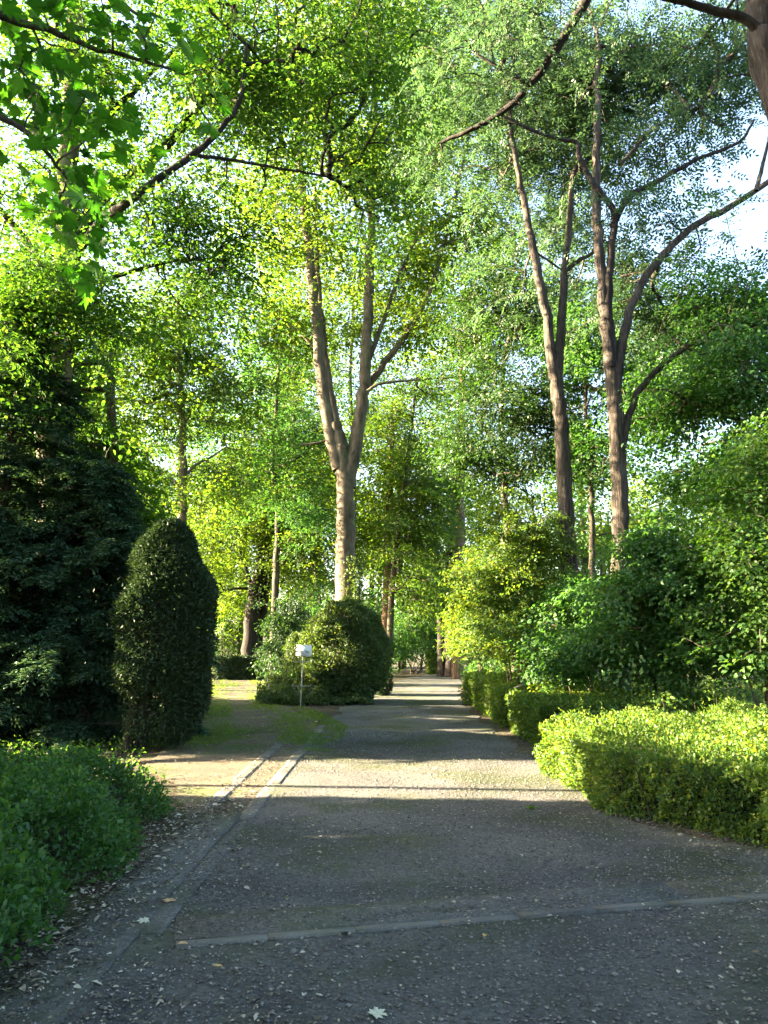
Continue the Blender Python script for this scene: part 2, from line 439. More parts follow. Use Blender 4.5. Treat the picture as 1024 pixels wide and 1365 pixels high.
# ------------------------------------------------------------------ clipped volumes
def clipped(name, label, cat, base, surf_fn, n, size, leaf, thick=.12, group=None, kind='kite', core=None, stems=None, aspect=.5, tilt=.55, clump=.35, seed=0, density=None, dead=0, part='foliage', sprouts=0, sprout_len=.2):
    """surf_fn(n) -> points on the clipped surface and outward normals, relative to base"""
    root = empty(name, base, label, cat, group)
    P, N = surf_fn(n)
    b = field(P + np.asarray(base), seed + 5, clump)
    depth = rng.exponential(thick, len(P)) - thick * .35
    P = P - N * (depth - .05 * b)[:, None]
    if density is not None:
        k = density(P); P = P[k]; N = N[k]
    D = unit(N * .6 + rnd(len(P), .6) + np.array([0, 0, .25]))
    Nl = unit(N * .5 + np.array([0, 0, .6]) + rnd(len(P), tilt))
    L = size * rng.uniform(.6, 1.35, len(P))
    v, f = (kites if kind == 'kite' else hexleaves)(P, D, Nl, L, L * aspect)
    bl = [(v, f, 0)]; ms = [leaf]
    if sprouts:                                    # young shoots that stand out of the clipped face
        Ps, Ns = surf_fn(sprouts)
        if density is not None:
            kd = density(Ps); Ps, Ns = Ps[kd], Ns[kd]
        m = 9; d = unit(Ns * .7 + rnd(len(Ps), .5) + np.array([0, 0, .45])); Ls = sprout_len * rng.uniform(.4, 1.2, len(Ps))
        tt = np.tile(np.linspace(.1, 1, m), len(Ps)); Pp = np.repeat(Ps, m, 0) + np.repeat(d, m, 0) * (tt * np.repeat(Ls, m))[:, None]
        lat = unit(np.cross(np.repeat(d, m, 0), np.array([0, 0, 1.]) + rnd(len(Pp), .1))) * np.tile(np.where(np.arange(m) % 2, 1., -1.), len(Ps))[:, None]
        v, f = hexleaves(Pp, lat * .8 + np.repeat(d, m, 0) * .6 + rnd(len(Pp), .2), np.array([0, 0, 1.]) + rnd(len(Pp), .4), size * rng.uniform(.7, 1.2, len(Pp)), size * aspect)
        bl.append((v, f, 0))
    if stems is not None:
        v, f = tubes(stems[0], stems[1], 5)
        bl.append((v, f, 1)); ms.append(stems[2])
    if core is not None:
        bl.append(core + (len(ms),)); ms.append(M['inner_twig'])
    build(part, bl, ms, root)
    return root

def box_surface(x0, x1, y0, y1, h, bump=.06, seed=0):
    def fn(n):
        A = [(x1 - x0) * (y1 - y0), (x1 - x0) * h, (x1 - x0) * h, (y1 - y0) * h, (y1 - y0) * h]
        k = rng.choice(5, n, p=np.array(A) / sum(A))
        u = rng.uniform(0, 1, n); w = rng.uniform(0, 1, n)
        P = np.zeros((n, 3)); N = np.zeros((n, 3))
        X = x0 + u * (x1 - x0); Yy = y0 + w * (y1 - y0); Z = w * h; Y2 = y0 + u * (y1 - y0)
        for i in range(5):
            s = k == i
            if i == 0: P[s] = np.c_[X[s], Yy[s], np.full(s.sum(), h)]; N[s] = (0, 0, 1)
            if i == 1: P[s] = np.c_[X[s], np.full(s.sum(), y0), Z[s]]; N[s] = (0, -1, 0)
            if i == 2: P[s] = np.c_[X[s], np.full(s.sum(), y1), Z[s]]; N[s] = (0, 1, 0)
            if i == 3: P[s] = np.c_[np.full(s.sum(), x0), Y2[s], Z[s]]; N[s] = (-1, 0, 0)
            if i == 4: P[s] = np.c_[np.full(s.sum(), x1), Y2[s], Z[s]]; N[s] = (1, 0, 0)
        # soften edges and make the faces wander
        N = unit(N + .25 * (P - np.array([(x0 + x1) / 2, (y0 + y1) / 2, h * .4])) / np.array([(x1 - x0), (y1 - y0), h]))
        P = P + N * (bump * field(P, seed, .7) + bump * .6 * field(P, seed + 1, .25))[:, None]
        e = np.clip((h - P[:, 2]) / .15, 0, 1)
        return P, N
    return fn

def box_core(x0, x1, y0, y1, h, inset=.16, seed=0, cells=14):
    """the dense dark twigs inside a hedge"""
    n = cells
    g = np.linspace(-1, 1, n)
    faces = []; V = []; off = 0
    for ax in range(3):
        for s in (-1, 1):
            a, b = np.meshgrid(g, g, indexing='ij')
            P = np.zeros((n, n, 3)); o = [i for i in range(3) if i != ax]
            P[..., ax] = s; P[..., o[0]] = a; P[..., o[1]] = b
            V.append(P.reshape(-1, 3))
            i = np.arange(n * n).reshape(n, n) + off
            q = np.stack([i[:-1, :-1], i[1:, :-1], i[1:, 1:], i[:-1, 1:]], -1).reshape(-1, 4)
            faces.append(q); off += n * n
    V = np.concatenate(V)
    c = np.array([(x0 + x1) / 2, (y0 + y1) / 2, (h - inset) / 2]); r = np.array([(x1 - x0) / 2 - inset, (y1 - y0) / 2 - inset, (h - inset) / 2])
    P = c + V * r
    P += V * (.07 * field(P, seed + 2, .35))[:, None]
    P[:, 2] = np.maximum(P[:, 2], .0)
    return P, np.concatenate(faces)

def poly_sample(poly, h, inset=0.):
    p = np.asarray(poly, float); c = p.mean(0)
    d = c - p; p = p + d / np.linalg.norm(d, axis=1, keepdims=True) * inset
    return p, c, h - inset

def poly_surface(poly, h, bump=.06, seed=0):
    def fn(n):
        p, c, hh = poly_sample(poly, h)
        m = len(p); q = np.roll(p, -1, 0); e = q - p; L = np.linalg.norm(e, axis=1)
        tri = .5 * np.abs(np.cross(p - c, q - c)); A = np.r_[tri, L * h * 2.6]
        k = rng.choice(2 * m, n, p=A / A.sum()); u = rng.uniform(0, 1, n); w = rng.uniform(0, 1, n)
        P = np.zeros((n, 3)); N = np.zeros((n, 3))
        sg = np.sign(np.cross(e, np.roll(e, -1, 0)).sum())
        for i in range(m):
            s = k == i; r = np.sqrt(u[s])[:, None]
            P[s, :2] = c * (1 - r) + r * (p[i] * (1 - w[s][:, None]) + q[i] * w[s][:, None]); P[s, 2] = h; N[s] = (0, 0, 1)
            s = k == m + i
            P[s, :2] = p[i] + e[i] * u[s][:, None]; P[s, 2] = h * w[s]
            N[s] = (e[i][1] / L[i] * sg, -e[i][0] / L[i] * sg, 0)
        rad = np.linalg.norm(P[:, :2] - c, axis=1)
        out = np.c_[(P[:, :2] - c) / rad[:, None], np.full(n, .3)]
        N = unit(N + .3 * out * (rad / rad.max())[:, None])
        P = P + N * (bump * field(P, seed, .7) + bump * .7 * field(P, seed + 1, .22))[:, None]
        return P, N
    return fn

def poly_core(poly, h, inset=.17, seed=0):
    p, c, hh = poly_sample(poly, h, inset)
    E = []
    for i in range(len(p)):
        t = np.linspace(0, 1, 16, endpoint=False)[:, None]
        E.append(p[i] * (1 - t) + p[(i + 1) % len(p)] * t)
    E = np.concatenate(E); m = len(E); rows = []
    for z in np.linspace(0, hh, 7): rows.append(np.c_[E, np.full(m, z)])
    for r in np.linspace(.9, .05, 9): rows.append(np.c_[c + (E - c) * r, np.full(m, hh)])
    V = np.concatenate(rows); V = V + unit(V - np.r_[c, hh * .3]) * (.06 * field(V, seed, .3))[:, None]
    V[:m, 2] = 0
    i = np.arange(len(V)).reshape(len(rows), m)
    q = np.stack([i[:-1], np.roll(i, -1, 1)[:-1], np.roll(i, -1, 1)[1:], i[1:]], -1).reshape(-1, 4)
    return V, q

def dome_core(rx, ry, h, z0, inset, seed, taper=0., n=26):
    th = np.linspace(.02, pi - .02, n); ph = np.linspace(0, 2 * pi, n * 2, endpoint=False)
    T, Ph = np.meshgrid(th, ph, indexing='ij')
    d = np.stack([np.sin(T) * np.cos(Ph), np.sin(T) * np.sin(Ph), np.cos(T)], -1).reshape(-1, 3)
    P = np.sign(d) * np.abs(d) ** (2 / 2.5); hh = (h - z0) / 2
    Q = P * (np.array([rx, ry, hh]) - inset); Q[:, :2] *= 1 - taper * np.clip(P[:, 2:3], 0, 1) ** 2
    Q += d * (.08 * field(Q, seed, .35))[:, None] + np.array([0, 0, z0 + hh])
    i = np.arange(len(Q)).reshape(n, 2 * n)
    q = np.stack([i[:-1], i[1:], np.roll(i, -1, 1)[1:], np.roll(i, -1, 1)[:-1]], -1).reshape(-1, 4)
    return Q, q

def dome_surface(rx, ry, h, z0=0., power=2.4, seed=0, bump=.05, taper=0.):
    """rounded clipped bush: superellipsoid from z0 to h"""
    def fn(n):
        d = unit(rnd(int(n * 1.6)))
        zz = d[:, 2]
        P = np.sign(d) * np.abs(d) ** (2 / power)
        P = P[:n]; d = d[:n]
        hh = (h - z0) / 2
        Q = P * np.array([rx, ry, hh])
        tt = 1 - taper * np.clip(P[:, 2:3], 0, 1) ** 2
        Q[:, :2] *= tt
        N = unit(d / np.array([rx, ry, hh]))
        Q = Q + N * (bump * field(Q, seed, .5))[:, None] + np.array([0, 0, z0 + hh])
        return Q, N
    return fn

def stem_set(n, spread, h, r, seed, mat, lean=.5):
    g = np.random.default_rng(seed)
    K = 7; P = np.zeros((n, K, 3)); t = np.linspace(0, 1, K)
    for i in range(n):
        a = g.uniform(0, 2 * pi); q = g.uniform(.0, .25) * spread
        tip = np.array([cos(a) * spread * g.uniform(.3, 1) * lean * 2, sin(a) * spread * g.uniform(.3, 1) * lean * 2, h * g.uniform(.6, 1)])
        b = np.array([cos(a) * q, sin(a) * q, 0])
        P[i] = b + (tip - b) * t[:, None] + g.normal(0, .03 * h, (K, 3)) * t[:, None]
        P[i, :, 2] = h * t * g.uniform(.75, 1)
    R = np.broadcast_to(r * (1 - .75 * t), (n, K)) * g.uniform(.6, 1.2, (n, 1))
    return P, R, mat

# ================================================================== SETTING
def sheet(name, xs, ys, z, mat, edge=None, noise=0.0, seed=1):
    X, Y = np.meshgrid(xs, ys, indexing='ij')
    P = np.stack([X, Y, np.full_like(X, z)], -1)
    if edge is not None: P = edge(P)
    flat = P.reshape(-1, 3)
    if noise:
        flat[:, 2] += noise * field(flat, seed, 1.2) * .5 + noise * .3 * field(flat, seed + 1, .4)
    i = np.arange(P.shape[0] * P.shape[1]).reshape(P.shape[:2])
    q = np.stack([i[:-1, :-1], i[1:, :-1], i[1:, 1:], i[:-1, 1:]], -1).reshape(-1, 4)
    return build(name, [(flat, q, 0)], mat, None, True)

M['soil'] = ground_mat('forest_soil', [(.3, (.022, .018, .012)), (.5, (.05, .038, .024)), (.7, (.11, .08, .05))], None, 40, 1.1, .8, (.035, .06, .014), .5, bdist=.04)
M['gravel'] = ground_mat('gravel', [(.32, (.028, .029, .031)), (.47, (.070, .074, .079)), (.61, (.145, .146, .146)), (.78, (.30, .29, .27))], (.097, .097, .099), 150, .8, 1.0, (.050, .066, .026), .47, tscale=.55)
M['dirt'] = ground_mat('dirt_path', [(.3, (.04, .033, .023)), (.5, (.088, .073, .052)), (.72, (.17, .145, .108))], (.10, .086, .066), 110, .9, .8, (.05, .085, .02), .50, tscale=.6)
M['concrete'] = ground_mat('old_concrete', [(.3, (.06, .06, .059)), (.5, (.11, .109, .105)), (.72, (.17, .167, .157))], None, 60, 1.5, .4, (.06, .07, .04), .50)
M['gutter'] = ground_mat('dusty_gutter', [(.3, (.048, .049, .051)), (.5, (.10, .101, .102)), (.72, (.16, .157, .152))], (.10, .10, .10), 120, .9, .8, (.05, .062, .03), .48)

g = sheet('ground', np.r_[-400, -200, -100, np.linspace(-60, 60, 60), 100, 200, 400], np.r_[-60, np.linspace(-30, 90, 60), 130, 200, 400], -.012, M['soil'])
tag(g, kind='structure')

def path_left(y):  return -1.30 + np.where(y > 16, ((y - 16) / 20.) ** 2 * 1.1, 0)
def path_right(y): return 2.55 + np.where(y > 16, ((y - 16) / 20.) ** 2 * 1.2, 0) - .3 + np.where(y < 8, (8 - y) * .66, 0) + np.where(y < 6.1, (6.1 - y) * 3.5, 0)
def edge_path(P):
    y = P[..., 1]; t = P[..., 0]
    l = path_left(y) + np.where(y > 17, .12 * np.sin(y * 1.9) + .08 * np.sin(y * 4.3), 0) - np.where(y < 4.6, 1.2 + (4.6 - y) * .4, 0)
    r = path_right(y) + .08 * np.sin(y * 2.3) + .05 * np.sin(y * 5.1)
    P[..., 0] = l + (r - l) * t
    return P
p = sheet('gravel_path', np.linspace(0, 1, 14), np.r_[-6, np.linspace(0, 70, 160)], .004, M['gravel'], edge_path, .006)
tag(p, kind='structure')

def side_l(y): return np.interp(y, [3, 8.5, 12, 15, 19, 30, 44, 50], [-1.75, -2.0, -3.6, -3.5, -4.3, -6.6, -9.6, -11])
def side_r(y): return np.interp(y, [3, 17, 20, 26, 34, 44, 50], [-1.28, -1.28, -1.9, -3.6, -5.2, -6.6, -7.5])
def edge_side(P):
    y = P[..., 1]; t = P[..., 0]
    l = side_l(y) + .1 * np.sin(y * 2.7); r = side_r(y) + np.where(y > 17, .1 * np.sin(y * 1.7), 0)
    P[..., 0] = l + (r - l) * t
    return P
p = sheet('dirt_path', np.linspace(0, 1, 8), np.linspace(3, 47, 90), .000, M['dirt'], edge_side, .004)
tag(p, kind='structure')

# edging stones: two parallel rows of slabs beside the path and a gutter across it
def slab_row(name, p0, p1, width, length, z, mat, label, lift=.012, gap=.005, seed=0, height=.05, dish=0.0):
    g_ = np.random.default_rng(seed)
    p0 = np.array(p0, float); p1 = np.array(p1, float); L = np.linalg.norm(p1 - p0); d = (p1 - p0) / L; s = np.array([-d[1], d[0]])
    n = max(1, int(L / length)); vs = []; fs = []; off = 0
    for i in range(n):
        a = i * L / n + gap / 2; b = (i + 1) * L / n - gap / 2
        dz = g_.normal(0, .003); tw = g_.normal(0, .004)
        nx = 5
        g1 = np.linspace(a, b, 5); g2 = np.linspace(-.5, .5, nx) * width
        top = np.array([[np.r_[p0 + d * u + s * (w + tw), z + dz + g_.normal(0, .0012) - dish * (1 - (2 * w / width) ** 2)] for w in g2] for u in g1])
        k = top.reshape(-1, 3); ii = np.arange(25).reshape(5, 5)
        q = np.stack([ii[:-1, :-1], ii[1:, :-1], ii[1:, 1:], ii[:-1, 1:]], -1).reshape(-1, 4)
        ring = np.r_[ii[0, :], ii[1:, -1], ii[-1, -2::-1], ii[-2:0:-1, 0]]
        low = k[ring].copy(); low[:, 2] -= height
        m = len(ring); j = np.arange(m)
        q2 = np.stack([ring[j], ring[(j + 1) % m], 25 + (j + 1) % m, 25 + j], -1)
        vs.append(np.vstack([k, low])); fs.append(np.vstack([q, q2]) + off); off += 25 + m
    o = build(name, [(np.vstack(vs), np.vstack(fs), 0)], mat)
    return tag(o, kind='structure')
slab_row('kerb_strip', (-1.34, 7.9), (-1.34, 17.6), .16, .95, .010, M['concrete'], '', seed=1)
slab_row('kerb_strip', (-1.345, 4.8), (-1.34, 7.89), .15, .95, .008, M['gutter'], '', seed=6)
slab_row('kerb_strip', (-1.83, 8.4), (-1.83, 14.2), .16, .95, .010, M['concrete'], '', seed=2)
slab_row('gutter_strip', (-1.62, 2.6), (-1.62, 8.1), .42, .8, .014, M['gutter'], '', seed=3, dish=.008)
slab_row('gutter_strip', (-1.22, 4.86), (5.2, 6.32), .40, 2.2, .013, M['gutter'], '', seed=4, dish=.006)
slab_row('kerb_strip', (-1.15, 4.62), (5.25, 6.08), .07, .5, .019, M['concrete'], '', seed=5)

# ------------------------------------------------------------------ litter on the ground
def scatter_leaves(n, xy, size, z=.014, tilt=.25, aspect=.6):
    P = np.c_[xy, np.full(len(xy), z) + rng.exponential(.004, len(xy))]
    a = rng.uniform(0, 2 * pi, len(P))
    D = np.c_[np.cos(a), np.sin(a), rng.normal(0, .12, len(P))]
    N = np.array([0, 0, 1.]) + rnd(len(P), tilt)
    L = size * rng.lognormal(0, .32, len(P))
    return hexleaves(P, D, N, L, L * aspect * rng.uniform(.5, 1.1, len(P)), .22, .12)

def path_xy(n, y0, y1, wide=.6):
    y = y0 * (y1 / y0) ** rng.uniform(0, 1, n)
    x = rng.uniform(-1.9 - wide, 2.9 + wide, n) + np.where(y > 16, ((y - 16) / 20.) ** 2 * 1.1, 0)
    return np.c_[x, y]

xy = path_xy(42000, 3.0, 40)
k = field(np.c_[xy, np.zeros(len(xy))], 31, .9) + .8 * field(np.c_[xy, np.zeros(len(xy))], 32, .3) > rng.uniform(-.7, 1.5, len(xy))
v1 = scatter_leaves(0, xy[k], .021)
y = rng.uniform(3, 9, 2600); x = -1.95 + rng.normal(0, .22, len(y)) + .12 * (y > 8.2)
v2 = scatter_leaves(0, np.c_[x, y], .034)
xy = np.c_[rng.uniform(-9, -1.5, 9000), rng.uniform(8.6, 40, 9000)]
k = (xy[:, 0] > side_l(xy[:, 1]) - 1.6) & (xy[:, 0] < side_r(xy[:, 1]) + .3)
v3 = scatter_leaves(0, xy[k], .035)
lit = build('leaf_litter', [(*v1, 0), (*v2, 0), (*v3, 0)], M['litter_leaf'])
tag(lit, 'small pale and brown dry leaves strewn over the gravel path', 'leaf litter', kind='stuff')

# loose stones of the gravel
def pebbles(n, y0, y1, size):
    y = y0 * (y1 / y0) ** rng.uniform(0, 1, n); x = rng.uniform(-1.9, 3.2, n) * np.where(y < 5, 1.5, 1)
    r = size * rng.lognormal(0, .35, n)
    base = np.array([[1, 0, 0], [0, 1, 0], [-1, 0, 0], [0, -1, 0], [0, 0, .8], [0, 0, -.6]], float)
    a = rng.uniform(0, 2 * pi, n); c, s = np.cos(a), np.sin(a)
    B = base[None] * rng.uniform(.6, 1.3, (n, 6, 3)) * r[:, None, None]
    X = B[..., 0] * c[:, None] - B[..., 1] * s[:, None]; Yv = B[..., 0] * s[:, None] + B[..., 1] * c[:, None]
    V = np.stack([X + x[:, None], Yv + y[:, None], B[..., 2] * .7 + .008], -1).reshape(-1, 3)
    f = np.array([[0, 1, 4], [1, 2, 4], [2, 3, 4], [3, 0, 4], [1, 0, 5], [2, 1, 5], [3, 2, 5], [0, 3, 5]])
    return V, (np.arange(n)[:, None, None] * 6 + f[None]).reshape(-1, 3)
M['stone'] = leaf_mat('loose_stone', (.06, .06, .06), (.115, .113, .11), (.25, .243, .23), 0.0, None, .02)
pb = build('loose_stones', [(*pebbles(60000, 3.0, 16, .0075), 0)], M['stone'])
tag(pb, 'loose grey gravel stones over the path', 'gravel', kind='stuff')

# single bigger fallen leaves in the foreground
def fallen(px, py, size, mat, label, rot, kind='maple'):
    u = -(py - 682.5) / F
    yw = cos(PITCH) - sin(PITCH) * u; zw = sin(PITCH) + cos(PITCH) * u
    d = -CAMZ / zw
    loc = ((px - 512) / F * d, yw * d, .022)
    D = np.array([[cos(rot), sin(rot), .05]]); N = np.array([[.12, -.1, 1.]])
    v, f = maples(np.zeros((1, 3)), D, N, np.array([size])) if kind == 'maple' else hexleaves(np.zeros((1, 3)), D, N, np.array([size]), np.array([size * .5]))
    o = build('fallen_leaf', [(v, f, 0)], mat); o.location = loc
    tag(o, label, 'leaf')
M['pale_dry'] = plain_mat('pale_dry_leaf', (.34, .35, .28), .8, scale=60)
M['brown_dry'] = plain_mat('brown_dry_leaf', (.34, .22, .12), .8, scale=60)
M['orange_dry'] = plain_mat('orange_dry_leaf', (.40, .25, .08), .8, scale=60)
fallen(497, 1360, .075, M['pale_dry'], 'pale greenish white fallen leaf at the bottom edge of the photo', .8)
fallen(228, 1206, .075, M['brown_dry'], 'lobed brown fallen leaf between the low shrub and the kerb', 2.2)
fallen(236, 1264, .065, M['brown_dry'], 'small curled tan fallen leaf where the two kerb strips meet', .3, 'hex')
fallen(198, 1231, .070, M['pale_dry'], 'pale fallen leaf beside the lobed brown one', 3.5)
fallen(645, 1254, .055, M['orange_dry'], 'small tan fallen leaf just below the gutter crossing the path', 1.2, 'hex')
fallen(284, 1294, .05, M['orange_dry'], 'tiny yellow leaf under the left end of the crossing gutter', .2, 'hex')

# ------------------------------------------------------------------ grass on the side path
def grass_blades(xy, h):
    n = len(xy)
    P = np.c_[xy, np.zeros(n)]
    D = np.array([0, 0, 1.]) + rnd(n, .35); N = np.c_[rnd(n)[:, :2], np.zeros(n)]
    L = h * rng.uniform(.5, 1.3, n)
    return kites(P, D, N, L, L * .16, .1, .35)
xy = np.c_[rng.uniform(-11, 0, 260000), 13 * (47 / 13) ** rng.uniform(0, 1, 260000)]
f_ = field(np.c_[xy * np.array([1, .45]), np.zeros(len(xy))], 77, .9) + .7 * field(np.c_[xy, np.zeros(len(xy))], 78, .3) - .25
l, r = side_l(xy[:, 1]), side_r(xy[:, 1])
edge = np.minimum(xy[:, 0] - l, r - xy[:, 0])
near = np.exp(-((xy[:, 0] - r + .5) / .8) ** 2) * (xy[:, 1] > 14.0) * (xy[:, 1] < 26)
k = (xy[:, 0] > l - 1.0) & (xy[:, 0] < r + .5) & (f_ + np.where(edge < .7, .9, -.35) + .30 * near - .7 * (xy[:, 1] < 14.2) > rng.uniform(-.1, .9, len(xy)))
gr = build('grass', [(*grass_blades(xy[k], .055), 0)], M['grass_blade'])
tag(gr, 'short mossy grass growing over the dirt side path', 'grass', kind='stuff')

# ================================================================== TREES IN THE PICTURE
beechcfg = dict(kind='hex', n=92, r=1.3, size=.155, aspect=.6, flat=.05, tilt=.34, gap=-.2, gscale=1.3, droop=.3)

# --- the forked beech behind the bush
Yb = 30
tree('beech_tree', 'tall pale smooth-barked beech with forked sunlit trunk rising behind the round bush', 'tree', base_at(460, Yb),
  [([base_at(460, Yb)] + PX(Yb, (460, 790), (461, 700), (460, 650), (456, 605), (447, 565)), .43, .27, dict(flare=.35, n=40, sides=20)),
   (PX(Yb, (452, 625), (437, 560), (427, 480), (418, 390), (408, 300), (400, 220), (395, 120), (388, 20)), .29, .09, dict(n=40)),
   (PX(Yb, (464, 650), (478, 570), (487, 500), (491, 420), (494, 330), (497, 260), (500, 150), (506, 40)), .30, .08, dict(n=40)),
   (PX(Yb + .8, (462, 625), (451, 570), (437, 500), (428, 420), (422, 330), (420, 250)), .20, .06, dict(n=30)),
   (PX(Yb + .3, (487, 520), (515, 482), (545, 440), (570, 395), (590, 330), (607, 260), (625, 180)), .16, .05, {}),
   (PX(Yb - .4, (489, 522), (510, 511), (560, 506), (622, 502)), .07, .03, {}),
   (PX(Yb + .2, (491, 480), (512, 425), (535, 360), (562, 305)), .11, .05, {}),
   (PX(Yb, (424, 470), (395, 440), (345, 410)), .06, .03, {}),
   (PX(Yb, (440, 585), (425, 590), (400, 593)), .06, .03, {})],
  [LB(405, 110, 30, 90, 110, 4, 60), LB(520, 60, 30, 110, 90, 4, 70), LB(465, 200, 29, 70, 60, 3, 34), LB(590, 170, 31, 80, 100, 4, 60),
   LB(600, 320, 31, 60, 55, 3, 26), LB(352, 330, 30, 55, 50, 3, 16), LB(450, -90, 30, 180, 90, 5, 80), LB(650, 300, 31, 50, 60, 3, 16),
   LB(540, 250, 30, 50, 50, 3, 22), LB(590, 440, 30, 40, 35, 2, 14), LB(450, 330, 31, 70, 60, 3, 20), LB(540, 370, 31, 60, 50, 3, 18), LB(365, 430, 31, 60, 50, 3, 20), LB(460, 440, 32, 60, 50, 3, 14), LB(350, 250, 31, 60, 60, 3, 24)],
  M['beech_leaf'], M['beech_bark'], beechcfg, 11, wood_from=.6)

# ivy at the foot of the beech
def ivy_on(px, Y, r, h, label, n=2600, size=.07, side=1):
    b = base_at(px, Y)
    o = empty('ivy', b, label, 'ivy')
    z = h * rng.uniform(0, 1, n) ** 1.3; a = rng.normal(-.5 if side > 0 else -2.4, .75, n)
    rr = r * (1 + .35 * np.exp(-z / .45)) + .03 + rng.exponential(.05, n)
    P = np.c_[np.cos(a) * rr, np.sin(a) * rr, z]
    Nn = np.c_[np.cos(a), np.sin(a), np.full(n, .3)]
    L = size * rng.uniform(.6, 1.3, n)
    v, f = hexleaves(P, rnd(n, .5) + np.array([0, 0, -.7]), Nn + rnd(n, .4), L, L * .85)
    lf = (v, f, 0)
    K = 9; t = np.linspace(0, 1, K); Ps = np.zeros((7, K, 3))
    for i in range(7):
        aa = -.5 + rng.normal(0, .6) + .25 * np.sin(t * 6 + i)
        Ps[i] = np.c_[np.cos(aa) * (r + .02), np.sin(aa) * (r + .02), t * h * rng.uniform(.5, 1.)]
    v, f = tubes(Ps, np.full((7, K), .018), 5)
    build('foliage', [lf, (v, f, 1)], [M['ivy_leaf'], M['twig']], o)
ivy_on(461, Yb, .50, 5.2, 'ivy climbing the right half of the forked beech trunk', 3200)

# --- the two locusts on the right
loc = dict(kind='pinnate', n=20, r=.85, size=.44, flat=.08, tilt=.45, gap=-.3, droop=.35, outn=.2)
tree('locust_tree', 'rough-barked locust with two leaning stems, left one of the pair', 'tree', base_at(764, 20),
  [([base_at(764, 20)] + PX(20, (761, 800), (757, 720), (751, 620), (747, 550), (738, 490)), .235, .17, dict(flare=.3, n=36, sides=18, wob=.05)),
   (PX(20, (739, 497), (728, 420), (715, 350), (705, 300), (693, 240), (682, 170), (676, 110)), .15, .05, dict(wob=.05)),
   (PX(20, (744, 520), (747, 440), (752, 380), (757, 320), (762, 260), (768, 215)), .14, .06, dict(wob=.05)),
   (PX(20, (749, 400), (757, 362), (772, 347), (792, 334), (796, 300)), .075, .04, {}),
   (PX(20, (712, 335), (738, 352), (766, 372)), .04, .02, {})],
  [LB(690, 210, 21.4, 85, 110, 3, 37), LB(645, 100, 21.4, 75, 80, 3, 34), LB(745, 300, 21.4, 50, 60, 2, 16), LB(740, 150, 21.9, 60, 70, 2.5, 22), LB(680, 20, 22.4, 100, 60, 3, 37), LB(770, 215, 21.4, 30, 45, 2, 10)],
  M['locust_leaf'], M['locust_bark'], loc, 21, wood_from=.9, net=dict(tip=.010))
tree('locust_tree', 'tall locust with straight furrowed trunk and long dark limbs reaching right', 'tree', base_at(823, 18.5),
  [([base_at(823, 18.5)] + PX(18.5, (824, 800), (828, 700), (823, 600), (818, 510), (809, 430)), .225, .17, dict(flare=.3, n=36, sides=18, wob=.05)),
   (PX(18.5, (810, 445), (803, 380), (797, 310), (795, 240), (796, 150), (798, 60)), .165, .07, dict(wob=.04)),
   (PX(18.4, (816, 490), (811, 400), (815, 330), (819, 285), (796, 252), (774, 215), (768, 190), (742, 184), (700, 170), (668, 153)), .11, .035, dict(n=40, bm='black_bark')),
   (PX(18.4, (817, 300), (840, 262), (880, 240), (930, 212), (985, 190), (1005, 160)), .085, .03, dict(bm='black_bark')),
   (PX(18.45, (819, 540), (829, 460), (848, 392), (880, 345), (920, 305), (975, 275), (1035, 235)), .125, .07, dict(n=34)),
   (PX(18.1, (1008, 254), (1018, 215), (1026, 180)), .06, .03, {}),
   (PX(18.5, (824, 625), (834, 575), (849, 525), (880, 490), (930, 457), (1035, 440)), .10, .06, {}),
   (PX(18.6, (826, 220), (880, 165), (945, 130)), .05, .02, {})],
  [LB(800, 90, 20.1, 100, 90, 3, 38), LB(895, 80, 19.6, 100, 70, 3, 32), LB(870, 200, 19.6, 70, 40, 2, 13),
   LB(865, 325, 19.6, 80, 35, 2, 16), LB(905, 415, 19.6, 100, 45, 2.5, 27), LB(985, 90, 19.6, 60, 60, 2.5, 16), LB(760, 150, 20.6, 50, 50, 2, 9), LB(1010, 420, 18.6, 60, 40, 2, 12)],
  M['locust_leaf'], M['locust_bark'], loc, 22, wood_from=.9, net=dict(tip=.010), limb_bark=M['locust_bark'])

# --- the foreground locust whose trunk cuts the top right corner
cb = np.array([5.6, 7.7, 0])
tree('locust_tree', 'leaning locust trunk crossing the top right corner with bare silhouetted limbs', 'tree', cb,
  [([cb, cb + np.array([-.1, 0, 2.5])] + PX(7.5, (1040, 120), (1026, 60), (1016, 0), (1012, -80)), .24, .15, dict(flare=.3, n=40, sides=18, wob=.05)),
   (PX(7.4, (1016, 44), (990, 24), (950, 14), (915, 3), (880, -6), (850, -30)), .055, .03, {}),
   (PX(7.5, (1012, -80)) + [W(930, -200, 8.5), W(850, -120, 10), W(782, 0, 11), W(735, 75, 11.4), W(697, 125, 11.7), W(664, 153, 12), W(628, 173, 12.2), W(588, 190, 12.5)], .115, .03, dict(n=60)),
   (PX(11.6, (699, 110), (672, 95), (632, 70)), .05, .02, {}),
   (PX(11.5, (716, 95), (732, 80), (748, 76)), .03, .012, {})],
  [LB(905, -10, 8, 90, 40, 1.2, 12), LB(700, 40, 11, 100, 60, 1.8, 20), LB(620, 150, 12, 55, 40, 1.2, 9)],
  M['locust_leaf'], M['grey_bark'], dict(loc, r=.55, size=.24, n=18), 23, wood_from=.95, net=dict(tip=.006), limb_bark=M['black_bark'])

